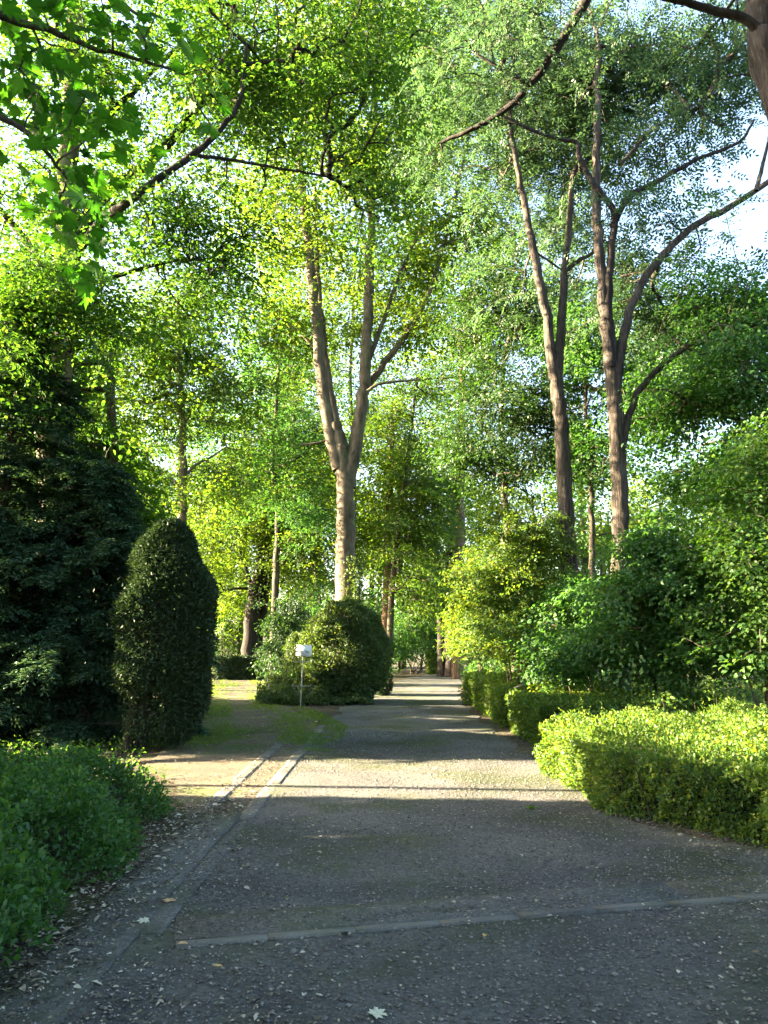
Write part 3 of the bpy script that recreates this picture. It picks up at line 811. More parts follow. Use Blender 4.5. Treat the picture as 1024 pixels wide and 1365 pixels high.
# --- the big tree on the left, its crown fills the upper left
Yd = 18
tree('hornbeam_tree', 'big broad-crowned tree at left with thick trunk half hidden by dark conifers', 'tree', base_at(72, Yd),
  [([base_at(72, Yd)] + PX(Yd, (70, 700), (72, 560), (78, 460), (85, 380), (90, 260), (96, 130), (100, 0)), .45, .18, dict(flare=.3, n=46, sides=20)),
   (PX(Yd, (84, 370), (110, 300), (150, 250), (195, 222), (250, 160), (290, 110), (325, 90)), .20, .06, dict(n=36)),
   (PX(Yd - 2, (90, 360, 18), (130, 300, 17), (168, 271), (210, 240), (270, 195), (300, 165), (322, 125), (328, 60)), .12, .04, dict(n=36)),
   (PX(Yd - 1, (255, 207, 16.2), (300, 212), (360, 222), (440, 236)), .05, .025, {}),
   (PX(Yd, (92, 200), (160, 140), (230, 70), (300, 40)), .10, .04, {}),
   (PX(Yd, (80, 400), (40, 330), (0, 280), (-60, 230)), .12, .05, {}),
   (PX(Yd, (86, 390), (150, 370), (220, 350), (285, 345)), .07, .03, {}),
   (PX(Yd - .7, (72, 545), (60, 500), (58, 450), (64, 400)), .2, .10, {})],
  [LB(140, 90, 18.0, 170, 120, 3.5, 120), LB(330, 90, 17.0, 110, 100, 3, 72), LB(450, 110, 17.0, 90, 110, 2.5, 66), LB(230, 290, 17.5, 100, 60, 2.5, 44),
   LB(300, 360, 17.5, 50, 70, 1.8, 28), LB(60, 260, 18.0, 120, 90, 3, 56), LB(470, 270, 17.5, 60, 50, 2, 16), LB(60, 380, 17.5, 90, 45, 2, 26), LB(250, -60, 18.0, 260, 70, 4, 80), LB(180, 440, 18.5, 40, 30, 1.2, 8), LB(25, 395, 14.9, 70, 55, 1.4, 34), LB(120, 405, 15.6, 60, 40, 1.4, 20), LB(-10, 500, 14.3, 50, 60, 1.2, 16), LB(520, 30, 17.5, 60, 70, 2, 26)],
  M['oak_leaf'], M['oak_bark'], dict(kind='hex', n=74, r=1.05, size=.115, aspect=.55, flat=.05, tilt=.32, gap=-.12, gscale=1.0, droop=.3), 31, wood_from=.5, limb_bark=M['black_bark'])

# --- maple boughs hanging in over the camera's left shoulder
mb = np.array([-5.6, 3.2, 0])
tree('maple_tree', 'maple hanging large lobed dark green leaves into the top left corner', 'tree', mb,
  [([mb, mb + np.array([.1, .1, 3]), mb + np.array([.0, .3, 6]), mb + np.array([.2, .4, 9])], .24, .12, dict(flare=.3, sides=16, n=30)),
   ([mb + np.array([.05, .2, 4.6]), W(-160, 0, 4.3), W(-40, 10, 4.6), W(60, 40, 4.9), W(150, 70, 5.2), W(245, 100, 5.5)], .05, .008, {}),
   ([mb + np.array([.05, .2, 4.0]), W(-170, 120, 4.2), W(-60, 130, 4.4), W(40, 180, 4.7), W(90, 240, 5.0)], .045, .008, {}),
   ([mb + np.array([.05, .3, 6.0]), W(-120, -160, 4.6), W(20, -80, 5.0), W(120, -20, 5.4), W(200, 30, 5.8)], .05, .01, {})],
  [LB(60, 60, 4.9, 80, 70, .6, 9), LB(40, 190, 4.7, 70, 60, .5, 8), LB(180, 70, 5.3, 60, 45, .5, 6), LB(235, 105, 5.5, 40, 35, .4, 4), LB(75, 290, 5, 45, 50, .4, 4), LB(-60, 100, 4.5, 80, 120, .7, 12), LB(100, -50, 5, 130, 60, .7, 10), LB(130, 160, 5, 50, 40, .4, 4)],
  M['maple_leaf'], M['dark_bark'], dict(kind='maple', n=5, r=.36, size=.12, flat=.3, tilt=.3, gap=-.9, droop=.5, outn=.5), 41, wood_from=.95, net=dict(tip=.003, maxr=.02))

# --- slender sunlit trees left of the beech
tree('maple_tree', 'slender young tree in bright yellow-green leaf behind the columnar yew', 'tree', base_at(243, 33),
  [([base_at(243, 33)] + PX(33, (243, 740), (244, 640), (243, 560), (240, 480), (238, 400)), .24, .07, dict(n=36)),
   (PX(33, (245, 640), (258, 622), (280, 610), (302, 596)), .09, .03, {}),
   (PX(33, (242, 650), (225, 635), (205, 625)), .06, .03, {}),
   (PX(33, (243, 570), (262, 540), (285, 520)), .05, .03, {})],
  [LB(190, 540, 33, 60, 60, 3, 44), LB(250, 470, 33, 70, 60, 3, 52), LB(310, 540, 34, 60, 60, 3, 46), LB(180, 640, 33, 50, 40, 2.5, 26), LB(290, 640, 33, 50, 40, 3, 32), LB(240, 400, 33, 60, 50, 3, 38), LB(150, 470, 33, 60, 60, 3, 46), LB(130, 560, 34, 60, 60, 3, 46), LB(200, 470, 34, 60, 60, 3, 40)],
  M['hazel_leaf'], M['oak_bark'], dict(beechcfg, size=.14, n=80, r=1.05), 51)
tree('beech_tree', 'dark twin-trunked tree standing behind the low clipped hedge', 'tree', base_at(333, 47),
  [([base_at(333, 47)] + PX(47, (334, 850), (338, 800), (347, 760), (352, 720), (356, 640)), .52, .25, dict(flare=.3, n=30)),
   ([base_at(341, 47.6)] + PX(47.6, (342, 850), (351, 800), (358, 750), (366, 690), (372, 600)), .42, .2, dict(flare=.3, n=30)),
   (PX(47, (336, 795), (332, 770), (322, 740), (318, 720)), .14, .06, {}),
   (PX(47, (340, 785), (310, 785), (280, 795)), .10, .05, {})],
  [LB(330, 690, 46, 80, 45, 4, 90), LB(420, 640, 45, 60, 70, 4, 74), LB(400, 730, 45, 50, 50, 4, 60), LB(280, 740, 46, 40, 45, 3.5, 44), LB(360, 570, 47, 70, 60, 4, 74), LB(400, 500, 48, 50, 50, 4, 40), LB(310, 800, 48, 22, 30, 3, 16)],
  M['beech_leaf'], M['black_bark'], dict(beechcfg, size=.17, n=80, r=1.3), 52)

tree('linden_tree', 'fresh green leafy tree filling the space left of the forked beech', 'tree', base_at(365, 40),
  [([base_at(365, 40)] + PX(40, (366, 800), (370, 700), (365, 600), (372, 480)), .22, .08, dict(n=30))],
  [LB(350, 520, 40, 60, 60, 3, 40), LB(400, 590, 40, 50, 70, 3, 50), LB(330, 630, 40, 60, 50, 3, 46), LB(410, 690, 39, 36, 40, 2.5, 28), LB(360, 430, 41, 60, 50, 3, 26), LB(270, 570, 41, 50, 60, 3, 34)],
  M['shade_leaf'], M['dark_bark'], dict(beechcfg, size=.15, n=80, r=1.1), 53)
tree('linden_tree', 'tall thin-leaved tree showing through the fork of the beech', 'tree', base_at(470, 52),
  [([base_at(470, 52)] + PX(52, (470, 800), (472, 650), (468, 500), (474, 330)), .24, .07, dict(n=34))],
  [LB(430, 460, 52, 60, 60, 3, 26), LB(500, 400, 52, 60, 60, 3, 24), LB(450, 330, 53, 70, 60, 3, 22), LB(540, 470, 53, 50, 60, 3, 26), LB(490, 560, 52, 50, 50, 3, 36), LB(390, 360, 53, 50, 60, 3, 20), LB(560, 330, 53, 50, 60, 3, 20), LB(430, 640, 52, 50, 60, 3, 40)],
  M['hazel_leaf'], M['dark_bark'], dict(beechcfg, size=.2, n=84, r=1.6), 56)
tree('linden_tree', 'pale green tree between the forked beech and the reddish pine', 'tree', base_at(517, 42),
  [([base_at(517, 42)] + PX(42, (522, 800), (532, 700), (545, 600), (556, 500)), .2, .07, dict(n=30))],
  [LB(555, 620, 42, 45, 60, 3, 44), LB(540, 720, 42, 45, 50, 3, 40), LB(585, 680, 42, 36, 50, 3, 36), LB(530, 540, 43, 40, 40, 2.5, 18), LB(575, 520, 43, 30, 50, 2.5, 20), LB(560, 790, 42, 40, 40, 2.5, 30)],
  M['hazel_leaf'], M['dark_bark'], dict(beechcfg, size=.15, n=80, r=1.1), 54)
tree('oak_tree', 'broad shadowed tree behind the big left trunk', 'tree', base_at(150, 22.8),
  [([base_at(150, 22.8)] + PX(22.8, (150, 780), (152, 650), (148, 540), (150, 420)), .25, .1, dict(n=30))],
  [LB(110, 600, 22.8, 70, 60, 3, 50), LB(170, 700, 22.8, 50, 60, 2.5, 44), LB(60, 500, 22.8, 80, 70, 3, 50), LB(30, 650, 22.8, 60, 80, 3, 50), LB(110, 800, 22.6, 60, 60, 2.5, 44), LB(10, 420, 22.8, 60, 60, 3, 40)],
  M['oak_leaf'], M['dark_bark'], dict(beechcfg, size=.15, n=80, r=1.05), 55)

# --- trees behind, right of the beech
tree('pine_tree', 'reddish sunlit pine trunk in the gap right of the forked beech', 'tree', base_at(609, 46),
  [([base_at(609, 46)] + PX(46, (611, 800), (613, 700), (614, 620), (616, 540), (617, 470)), .36, .16, dict(n=34)),
   (PX(46, (613, 640), (640, 632), (664, 610)), .08, .04, {}),
   (PX(46, (616, 560), (590, 545), (572, 520)), .07, .04, {})],
  [LB(610, 470, 46, 40, 40, 3, 34), LB(640, 560, 46, 36, 30, 3, 22), LB(575, 590, 46, 26, 24, 2.5, 14)],
  M['beech_leaf'], M['pine_bark'], dict(beechcfg, size=.17, n=60, r=1.2), 61)
tree('pine_tree', 'thin pinkish trunk directly right of the beech foot', 'tree', base_at(514, 44),
  [([base_at(514, 44)] + PX(44, (515, 800), (518, 700), (521, 640), (523, 560)), .28, .12, dict(n=30))],
  [LB(520, 620, 44, 40, 50, 3, 44), LB(545, 690, 43, 34, 40, 3, 36), LB(500, 720, 46, 30, 40, 3, 22), LB(540, 570, 45, 30, 30, 3, 14)],
  M['beech_leaf'], M['pine_bark'], dict(beechcfg, size=.16, n=70, r=1.15), 62)
tree('oak_tree', 'ivy-leaved dark double trunk at the far bend of the path', 'tree', base_at(601, 50),
  [([base_at(601, 50)] + PX(50, (600, 850), (599, 800), (601, 720), (606, 640)), .38, .24, dict(flare=.2, n=30)),
   ([base_at(590, 50.4)] + PX(50.4, (589, 850), (587, 810), (584, 760), (578, 690)), .34, .16, dict(flare=.2, n=30))],
  [LB(592, 800, 48.5, 20, 22, 1.6, 26), LB(600, 720, 50, 40, 50, 3, 44), LB(570, 760, 50, 26, 40, 3, 26)],
  M['hazel_leaf'], M['black_bark'], dict(beechcfg, size=.15, n=70, r=1.0), 63)

# --- understory on the right
und = dict(kind='hex', n=90, r=.75, size=.11, aspect=.6, flat=.11, tilt=.4, gap=-.5)
tree('holly_tree', 'dark glossy understory tree filling the gap between the two locusts and the beech', 'tree', base_at(690, 27),
  [([base_at(690, 27)] + PX(27, (686, 800), (678, 720), (672, 640), (668, 560), (672, 480)), .17, .06, dict(n=30)),
   (PX(27, (672, 640), (655, 590), (630, 545)), .07, .03, {}),
   (PX(27, (670, 590), (700, 540), (730, 500)), .07, .03, {})],
  [LB(660, 450, 27, 60, 70, 3, 80), LB(690, 545, 27, 75, 50, 3, 84), LB(625, 585, 26.5, 40, 24, 2, 26), LB(660, 620, 27, 50, 26, 2.5, 34), LB(720, 420, 28, 50, 70, 3, 60), LB(640, 400, 27, 40, 50, 2.5, 30), LB(720, 610, 28, 40, 50, 2.5, 34)],
  M['holly_leaf'], M['dark_bark'], und, 71)
tree('maple_tree', 'thin dark understory tree between the two locust trunks', 'tree', base_at(792, 24),
  [([base_at(792, 24)] + PX(24, (791, 800), (789, 700), (788, 620), (780, 540), (786, 450)), .12, .05, dict(n=30)),
   (PX(24, (789, 715), (805, 712), (822, 708)), .04, .02, {}),
   (PX(24, (788, 640), (765, 590), (752, 560)), .04, .02, {})],
  [LB(775, 470, 24, 50, 70, 2.5, 60), LB(860, 470, 25, 60, 60, 2.5, 60), LB(785, 600, 24, 36, 60, 2, 36), LB(880, 540, 24, 45, 30, 2, 24)],
  M['shade_leaf'], M['dark_bark'], und, 72)
tree('hornbeam_tree', 'deep green spreading tree at the right edge under the blue-grey locust leaves', 'tree', np.array([11.6, 19.5, 0]),
  [([np.array([11.6, 19.5, 0]), np.array([11.4, 19.5, 3]), np.array([11., 19.4, 6]), np.array([10.8, 19.3, 9])], .25, .10, dict(n=30)),
   ([np.array([11.3, 19.5, 4])] + PX(18.5, (985, 560), (930, 540), (890, 520)), .09, .03, {}),
   ([np.array([11.1, 19.5, 5.5])] + PX(18, (985, 480), (930, 470), (880, 440)), .08, .03, {})],
  [LB(950, 480, 18.5, 80, 50, 2.5, 70), LB(1010, 560, 18.5, 60, 60, 2.5, 52), LB(910, 560, 19, 50, 40, 2, 30), LB(1000, 640, 18.5, 60, 40, 2, 36), LB(960, 420, 19, 80, 40, 2, 34), LB(930, 640, 20, 40, 30, 2, 16)],
  M['shade_leaf'], M['dark_bark'], und, 73)

# --- shrubs
def shrub(name, label, base, lobes, leaf, cfg, seed, nst=5, bark='twig', r=.03, group=None, h=None):
    base = np.asarray(base, float)
    tops = [np.asarray(l[0]) for l in lobes]
    stems = []
    for i in range(nst):
        t = tops[i % len(tops)]
        b = base + np.array([rng.normal(0, .12), rng.normal(0, .12), 0])
        m = b + (t - b) * .5 + np.array([rng.normal(0, .1), rng.normal(0, .1), .25])
        stems.append(([b, m, t], r, r * .3, dict(sides=7, n=12, nm='stem')))
    return tree(name, label, 'shrub', base, stems, lobes, leaf, M[bark], cfg, seed, group, wood_from=.3, net=dict(tip=.004, maxr=.03), crown_name='foliage')

shc = dict(kind='hex', n=70, r=.42, size=.075, aspect=.62, flat=.12, tilt=.42, gap=-.6, gscale=.8)
shrub('hazel_bush', 'sunlit yellow-green bush left of the locust trunks behind the clipped hedges', base_at(690, 19.5),
  [LB(690, 740, 19.5, 50, 60, 1.1, 60), LB(655, 800, 19.5, 40, 50, 1.0, 44), LB(720, 800, 19.5, 50, 60, 1.1, 54), LB(690, 860, 19.3, 60, 30, 1.0, 40), LB(665, 690, 20, 28, 28, .7, 16), LB(740, 740, 19.8, 26, 40, .8, 20)],
  M['box_leaf'], shc, 81, 7)
shrub('hazel_bush', 'bright bush reaching over the far path end with lit yellow tips', base_at(640, 28),
  [LB(648, 780, 28, 34, 50, 1.4, 50), LB(632, 830, 28, 26, 34, 1.2, 30), LB(655, 840, 28, 40, 34, 1.5, 36)],
  M['box_leaf'], dict(shc, size=.10, r=.6), 82, 6)
shrub('elder_bush', 'large dense green bush right of the straight locust trunk', base_at(885, 15),
  [LB(900, 735, 15, 52, 40, 1.0, 52), LB(852, 800, 14.8, 52, 50, 1.0, 50), LB(930, 770, 14.6, 70, 60, 1.2, 80), LB(870, 860, 14.6, 70, 45, 1.1, 64), LB(940, 860, 14.3, 60, 45, 1.0, 50)],
  M['shade_leaf'], dict(shc, size=.085, n=64, r=.5, gap=-.15, flat=.07, tilt=.34), 83, 8)
shrub('elder_bush', 'tall bush with pale drooping leaf tips at the right edge', base_at(1020, 13.4),
  [LB(1010, 650, 13.6, 60, 40, .9, 44), LB(990, 730, 13.4, 60, 50, .9, 52), LB(1030, 760, 13.1, 70, 60, 1.0, 60), LB(1005, 850, 13.2, 60, 50, .9, 50), LB(1060, 600, 13.6, 60, 60, 1, 40)],
  M['oak_leaf'], dict(shc, size=.085, n=54, r=.42, droop=.5, gap=-.2), 84, 7)
shrub('elder_bush', 'low dark bush in front of both locust trunks', base_at(790, 16.5),
  [LB(785, 800, 16.5, 45, 28, 1, 34), LB(770, 850, 16.3, 50, 40, 1, 44), LB(815, 830, 16.8, 40, 50, .9, 30), LB(745, 880, 16, 36, 26, .8, 18)],
  M['shade_leaf'], dict(shc, n=64, size=.09), 85, 6)
shrub('elder_bush', 'shaded bush mass behind the far bend left of the dark double trunk', base_at(550, 56),
  [LB(550, 830, 56, 40, 40, 3, 60), LB(575, 790, 58, 40, 50, 3, 50), LB(530, 860, 54, 20, 26, 2, 24), LB(590, 850, 60, 40, 36, 2.5, 44), LB(630, 845, 61, 40, 40, 2.5, 44)],
  M['shade_leaf'], dict(shc, size=.18, r=1.0, n=60), 86, 5, r=.05)
shrub('elder_bush', 'green bush between the twin-trunked tree and the round bush', base_at(385, 38),
  [LB(385, 830, 38, 26, 40, 1.6, 40), LB(370, 870, 38, 22, 24, 1.4, 24)],
  M['holly_leaf'], dict(shc, size=.13, r=.7, n=60), 87, 5)
shrub('elder_bush', 'fresh green bush left of the twin dark trunks', base_at(298, 52),
  [LB(290, 810, 52, 24, 50, 2, 44), LB(310, 850, 53, 18, 30, 1.6, 20)],
  M['hazel_leaf'], dict(shc, size=.14, r=.8, n=60), 88, 5)

# --- clipped and dark evergreens
b = base_at(223, 13.3)
def col_density(P):
    # open at the foot on the trunk side, and a few thin places
    return ~((P[:, 2] < .95) & (P[:, 0] < .1)) | (rng.uniform(0, 1, len(P)) < .12)
yst = np.zeros((3, 8, 3)); t8 = np.linspace(0, 1, 8)
for i, (x0, y0, x1) in enumerate([(-.58, -.1, -.35), (-.42, .1, -.1), (-.5, .02, .15)]):
    yst[i] = np.c_[x0 + (x1 - x0) * t8 + .03 * np.sin(t8 * 7 + i), np.full(8, y0) + .05 * t8, t8 * 3.0]
clipped('columnar_yew', 'dark clipped columnar yew on short trunks at the mouth of the side path', 'shrub', b,
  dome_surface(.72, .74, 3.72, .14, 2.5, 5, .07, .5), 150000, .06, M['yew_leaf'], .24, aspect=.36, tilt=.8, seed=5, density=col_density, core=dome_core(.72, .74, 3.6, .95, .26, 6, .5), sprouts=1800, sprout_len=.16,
  stems=(yst, np.broadcast_to(.095 * (1 - .6 * t8), (3, 8)), M['dark_bark']), clump=.3)

b = base_at(460, 25.4)
def arch_density(P):
    d = np.hypot((P[:, 0] - .1) / .85, (P[:, 2] - 1.45) / .9)
    f = field(P, 9, .35)
    return (d > 1) | (rng.uniform(0, 1, len(P)) < .48 + .4 * (f > .1))
clipped('round_bush', 'tall rounded clipped bush with bare twigs showing at its middle, in front of the beech', 'shrub', b,
  dome_surface(1.32, 1.25, 3.15, .0, 2.4, 8, .10, .4), 90000, .075, M['ivy_leaf'], .20, aspect=.5, tilt=.7, seed=8, density=arch_density,
  stems=stem_set(46, 1.25, 2.9, .028, 8, M['pale_twig']), kind='hex', sprouts=350, sprout_len=.28)
b = base_at(396, 26)
clipped('column_bush', 'narrow rounded column bush with sunlit top just behind the sign', 'shrub', b,
  dome_surface(.42, .42, 2.15, .0, 2.4, 9, .05, .2), 9000, .065, M['ivy_leaf'], .10, seed=9, kind='hex', stems=stem_set(6, .3, 1.8, .02, 9, M['twig']))
b = base_at(509, 29)
clipped('column_bush', 'narrow clipped column bush at the right shoulder of the round bush', 'shrub', b,
  dome_surface(.36, .4, 2.1, .0, 2.5, 10, .05, .2), 8000, .07, M['yew_leaf'], .10, seed=10, kind='hex', stems=stem_set(6, .25, 1.8, .02, 10, M['twig']))
b = base_at(576, 55)
clipped('column_bush', 'small sunlit golden bush at the far end of the path', 'shrub', b,
  dome_surface(.42, .42, 1.75, .0, 2.6, 11, .05, .1), 3500, .10, M['box_leaf'], .08, seed=11, kind='hex', stems=stem_set(5, .25, 1.4, .02, 11, M['twig']))
b = base_at(327, 45)
clipped('low_hedge', 'low dark clipped hedge closing the end of the side path', 'hedge', b,
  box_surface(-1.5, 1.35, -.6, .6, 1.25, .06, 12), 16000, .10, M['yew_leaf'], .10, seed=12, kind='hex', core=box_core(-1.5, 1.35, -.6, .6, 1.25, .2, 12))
b = base_at(372, 26.5)
clipped('box_bush', 'small rounded box bush at the left foot of the sign hedge', 'shrub', b,
  dome_surface(.42, .45, .85, -.1, 2.2, 13, .05), 6500, .06, M['ivy_leaf'], .10, seed=13, kind='hex', stems=stem_set(6, .3, .6, .012, 13, M['twig']))

# ivy mound around the sign's foot
xy = np.c_[rng.uniform(-3.9, -.35, 16000), rng.uniform(23.9, 27, 16000)]
h = np.clip(.42 + .28 * field(np.c_[xy, np.zeros(len(xy))], 15, .5), .1, .8) * np.clip((xy[:, 1] - 23.75) / .5, .15, 1)
k = np.abs(xy[:, 0] + 2.55) + np.abs(xy[:, 1] - 23.7) * .6 > .2
P = np.c_[xy, h * rng.uniform(.0, 1, len(xy)) ** .5][k]
L = .075 * rng.uniform(.6, 1.3, len(P))
v, f = hexleaves(P, rnd(len(P), .7) + np.array([0, -.3, .1]), np.array([0, -.3, 1.]) + rnd(len(P), .5), L, L * .85)
o = build('ivy_ground_cover', [(v, f, 0)], M['ivy_leaf']); tag(o, 'ivy ground cover round the foot of the sign and round bush', 'ivy', kind='stuff')

# --- clipped hedges along the right of the path
def hedge(label, x0, x1, y0, y1, h, n, size, seed, leafm='box_leaf', dead=0):
    c = np.array([(x0 + x1) / 2, (y0 + y1) / 2, 0])
    a = (x0 - c[0], x1 - c[0], y0 - c[1], y1 - c[1])
    return clipped('clipped_hedge', label, 'hedge', c, box_surface(*a, h, .045, seed), n, size, M[leafm], .085, seed=seed, kind='hex', aspect=.5, tilt=.65,
                   core=box_core(*a, h, .17, seed), sprouts=200, group='hedge blocks along the right of the path',
                   stems=hedge_stems(a, h, seed))
def hedge_stems(a, h, seed):
    g_ = np.random.default_rng(seed); n = 60
    P = np.zeros((n, 5, 3)); t = np.linspace(0, 1, 5)
    x = g_.uniform(a[0] + .1, a[1] - .1, n); y = g_.uniform(a[2] + .08, a[3] - .1, n); y[:n // 2] = a[2] + g_.uniform(.05, .3, n // 2); x[n // 2:n * 3 // 4] = a[0] + g_.uniform(.05, .25, n // 4)
    for i in range(n):
        P[i] = np.c_[x[i] + g_.normal(0, .09) * t, y[i] + g_.normal(0, .07) * t - .05 * t, t * h * g_.uniform(.7, 1.0)]
    return P, np.broadcast_to(.011 * (1 - .7 * t), (n, 5)), M['twig']
pc_ = np.array([5.2, 9.0]); poly = np.array([(2.28, 8.2), (3.55, 6.35), (8.2, 4.9), (9.4, 11.6), (5.2, 12.8), (2.12, 10.7)]) - pc_
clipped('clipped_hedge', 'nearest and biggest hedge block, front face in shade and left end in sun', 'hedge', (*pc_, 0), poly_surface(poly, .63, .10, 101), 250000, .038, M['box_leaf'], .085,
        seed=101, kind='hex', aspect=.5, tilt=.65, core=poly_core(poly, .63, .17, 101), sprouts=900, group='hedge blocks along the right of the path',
        stems=hedge_stems((-2.7, 2.5, -1.4, 2), .7, 101))
hedge('middle hedge block, set back a step behind the sunlit one', 2.62, 6.2, 13.7, 16.7, .72, 42000, .055, 102)
hedge('short narrow hedge block stepped between the middle and the far one', 2.56, 5.2, 17.1, 20.2, .73, 30000, .06, 103)
hedge('farthest hedge block, its left end glowing in the sun', 2.62, 6.0, 20.8, 25.6, .84, 26000, .07, 104)
xs = np.linspace(0, 1, 1)

# loose low growth between and behind the hedges
def undergrowth(name, label, x0, x1, y0, y1, n, hmin, hmax, size, mat, seed, keep=None, dead=.0, cat='undergrowth'):
    s = int(n / 26)
    C = np.c_[rng.uniform(x0, x1, s), rng.uniform(y0, y1, s), np.zeros(s)]
    if keep is not None: C = C[keep(C)]
    hh = hmin + (hmax - hmin) * np.clip(.5 + .6 * field(C, seed, 1.0), 0, 1)
    C[:, 2] = hh * rng.uniform(.35, 1, len(C))
    O = unit(rnd(len(C)) * np.array([1, 1, .3]) + np.array([0, 0, .5]))
    v, f = sprays(C, O, 26, .22 * (size / .06) ** .6, size, kind='hex', flat=.2, tilt=.5, aspect=.55)
    bl = [(v, f, 0)]
    base = C.copy(); base[:, 2] = 0; base[:, :2] += rng.normal(0, .08, (len(C), 2))
    t = np.linspace(0, 1, 4)[None, :, None]
    P = base[:, None] * (1 - t) + C[:, None] * t
    v, f = tubes(P, np.full(P.shape[:2], .005), 3)
    bl.append((v, f, 1))
    o = build(name, bl, [M[mat], M['twig']])
    return tag(o, label, cat, kind='stuff')
undergrowth('undergrowth', 'low leafy growth filling the beds behind the hedge blocks', 2.7, 12, 11.3, 30, 60000, .35, .95, .065, 'box_leaf', 201,
   keep=lambda C: (C[:, 0] > path_right(C[:, 1]) + .2))
undergrowth('undergrowth', 'mixed low plants along the far right verge of the path', 3.6, 9, 29, 56, 30000, .5, 1.4, .11, 'shade_leaf', 202,
   keep=lambda C: (C[:, 0] > path_right(C[:, 1]) + .15))
undergrowth('undergrowth', 'straggly leafy plants with dry leaves under the dark conifers at left', -9.5, -2.5, 9.3, 14, 6000, .05, .24, .05, 'oak_leaf', 203,
   keep=lambda C: (C[:, 0] < side_l(C[:, 1]) - .1))
undergrowth('undergrowth', 'deep shaded plants beneath the trees left of the side path', -24, -4, 15, 44, 60000, .4, 1.5, .10, 'shade_leaf', 204,
   keep=lambda C: (C[:, 0] < side_l(C[:, 1]) - .5))
undergrowth('undergrowth', 'shaded plants between the side path and the main path', -9, .5, 27, 60, 26000, .3, 1.1, .11, 'shade_leaf', 205,
   keep=lambda C: (C[:, 0] > side_r(C[:, 1]) + .6) & (C[:, 0] < path_left(C[:, 1]) - .5))

# --- the low shrub in the left foreground
b = np.array([-4.15, 5.75, 0])
def low_surface(n):
    x = rng.uniform(-2.3, 2.3, n); y = rng.uniform(-2.7, 2.75, n)
    edge = np.minimum(np.minimum(2.15 + .14 * np.sin(y * 3.1) + .1 * np.sin(y * 7) - .10 * y - x, y + 2.6), 2.65 - y)
    h = .50 * np.clip(np.maximum(edge, 0) / .32, 0, 1) ** .45
    P0 = np.c_[x, y, np.zeros(n)]
    P = np.c_[x, y, h * (1 + .18 * field(P0, 301, .45) + .14 * field(P0, 302, .18)) * np.where(edge < .3, rng.uniform(.15, 1, n), 1)]
    k = edge > 0
    N = np.c_[np.where(edge < .35, .9, 0), np.zeros(n), np.where(edge < .35, .4, 1.)]
    return P[k], unit(N)[k]
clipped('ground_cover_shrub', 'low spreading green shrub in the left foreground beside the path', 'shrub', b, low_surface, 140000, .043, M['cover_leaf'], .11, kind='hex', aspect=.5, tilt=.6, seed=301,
  core=box_core(-2.2, 1.75, -2.4, 2.3, .40, .12, 31), sprouts=1500, sprout_len=.16, stems=(lambda a: (a[0], a[1], M['twig']))(hedge_stems((-2.0, 1.95, -2.4, 2.4), .45, 33)))

# --- dark conifers at left
def conifer(label, base, H, Rmax, seed, n=62, zmin=.1, droop=.35, lean=0, fine=1.0, prof=None):
    base = np.asarray(base, float); g_ = np.random.default_rng(seed)
    root = empty('yew_tree', base, label, 'tree')
    t = np.linspace(0, 1, 20)
    P = np.c_[lean * t ** 2 + .05 * np.sin(t * 9), .04 * np.cos(t * 7), H * t]
    v, f = tubes(P[None], (.20 * (1 - .92 * t) * H / 8)[None], 12, .05, seed)
    build('trunk', [(v, f, 0)], M['dark_bark'], root, True)
    K = 8; s = np.linspace(0, 1, K)
    Bs = []; Rs = []; sub = []
    for i in range(n):
        z = H * (zmin + (1 - zmin) * (i / n) ** .85); q = z / H
        L = Rmax * (prof(q) if prof else (1 - q) ** .75 * min(1, .55 + q * 2.2)) * g_.uniform(.65, 1.15) + .15
        a = i * 2.4 + g_.normal(0, .4)
        d = np.array([cos(a), sin(a), 0])
        up = g_.uniform(.05, .35)
        b0 = np.array([lean * q ** 2, 0, z])
        C = b0 + d * (L * s)[:, None] + np.c_[np.zeros(K), np.zeros(K), L * (up * s - (droop + up * .7) * s ** 2.2)]
        C[1:] += g_.normal(0, .03 * L, (K - 1, 3))
        Bs.append(C); Rs.append(.022 * L ** .5 * (1 - .85 * s))
        m = int(28 * L * fine) + 8
        for w in g_.uniform(.12, 1, m):
            j = w * (K - 1); j0 = min(int(j), K - 2); pt = C[j0] * (1 - (j - j0)) + C[j0 + 1] * (j - j0)
            side = g_.choice([-1, 1]); lat = np.array([-d[1], d[0], 0]) * side
            dr = unit(d * .75 + lat * g_.uniform(.4, 1.1) + np.array([0, 0, g_.normal(-.18, .22)]))
            sub.append(np.r_[pt, dr, g_.uniform(.35, .85) * (1.1 - .5 * w)])
    v, f = tubes(np.array(Bs), np.array(Rs), 5)
    wood = (v, f, 1)
    S = np.array(sub); nn = 24
    T = np.tile(np.linspace(.05, 1, nn), len(S)); Pn = np.repeat(S[:, :3], nn, 0); Dn = np.repeat(S[:, 3:6], nn, 0); Ln = np.repeat(S[:, 6], nn)
    lat = unit(np.cross(Dn, np.array([0, 0, 1.])))
    sg = np.tile(np.where(np.arange(nn) % 2, 1., -1.), len(S))[:, None]
    Pp = Pn + Dn * (T * Ln)[:, None] - np.array([0, 0, 1.]) * (.22 * T ** 2 * Ln)[:, None] + lat * sg * .01 + rnd(len(T), .012)
    Dd = Dn * .6 + lat * sg * .8 + rnd(len(T), .25)
    Lk = .12 * (1.15 - .5 * T) * rng.uniform(.7, 1.3, len(T))
    v, f = kites(Pp, Dd, np.array([0, 0, 1.]) + rnd(len(T), .35), Lk, Lk * .34, .1, .2)
    build('foliage', [(v, f, 0), wood], [M['conifer_leaf'], M['dark_bark']], root)
    return root
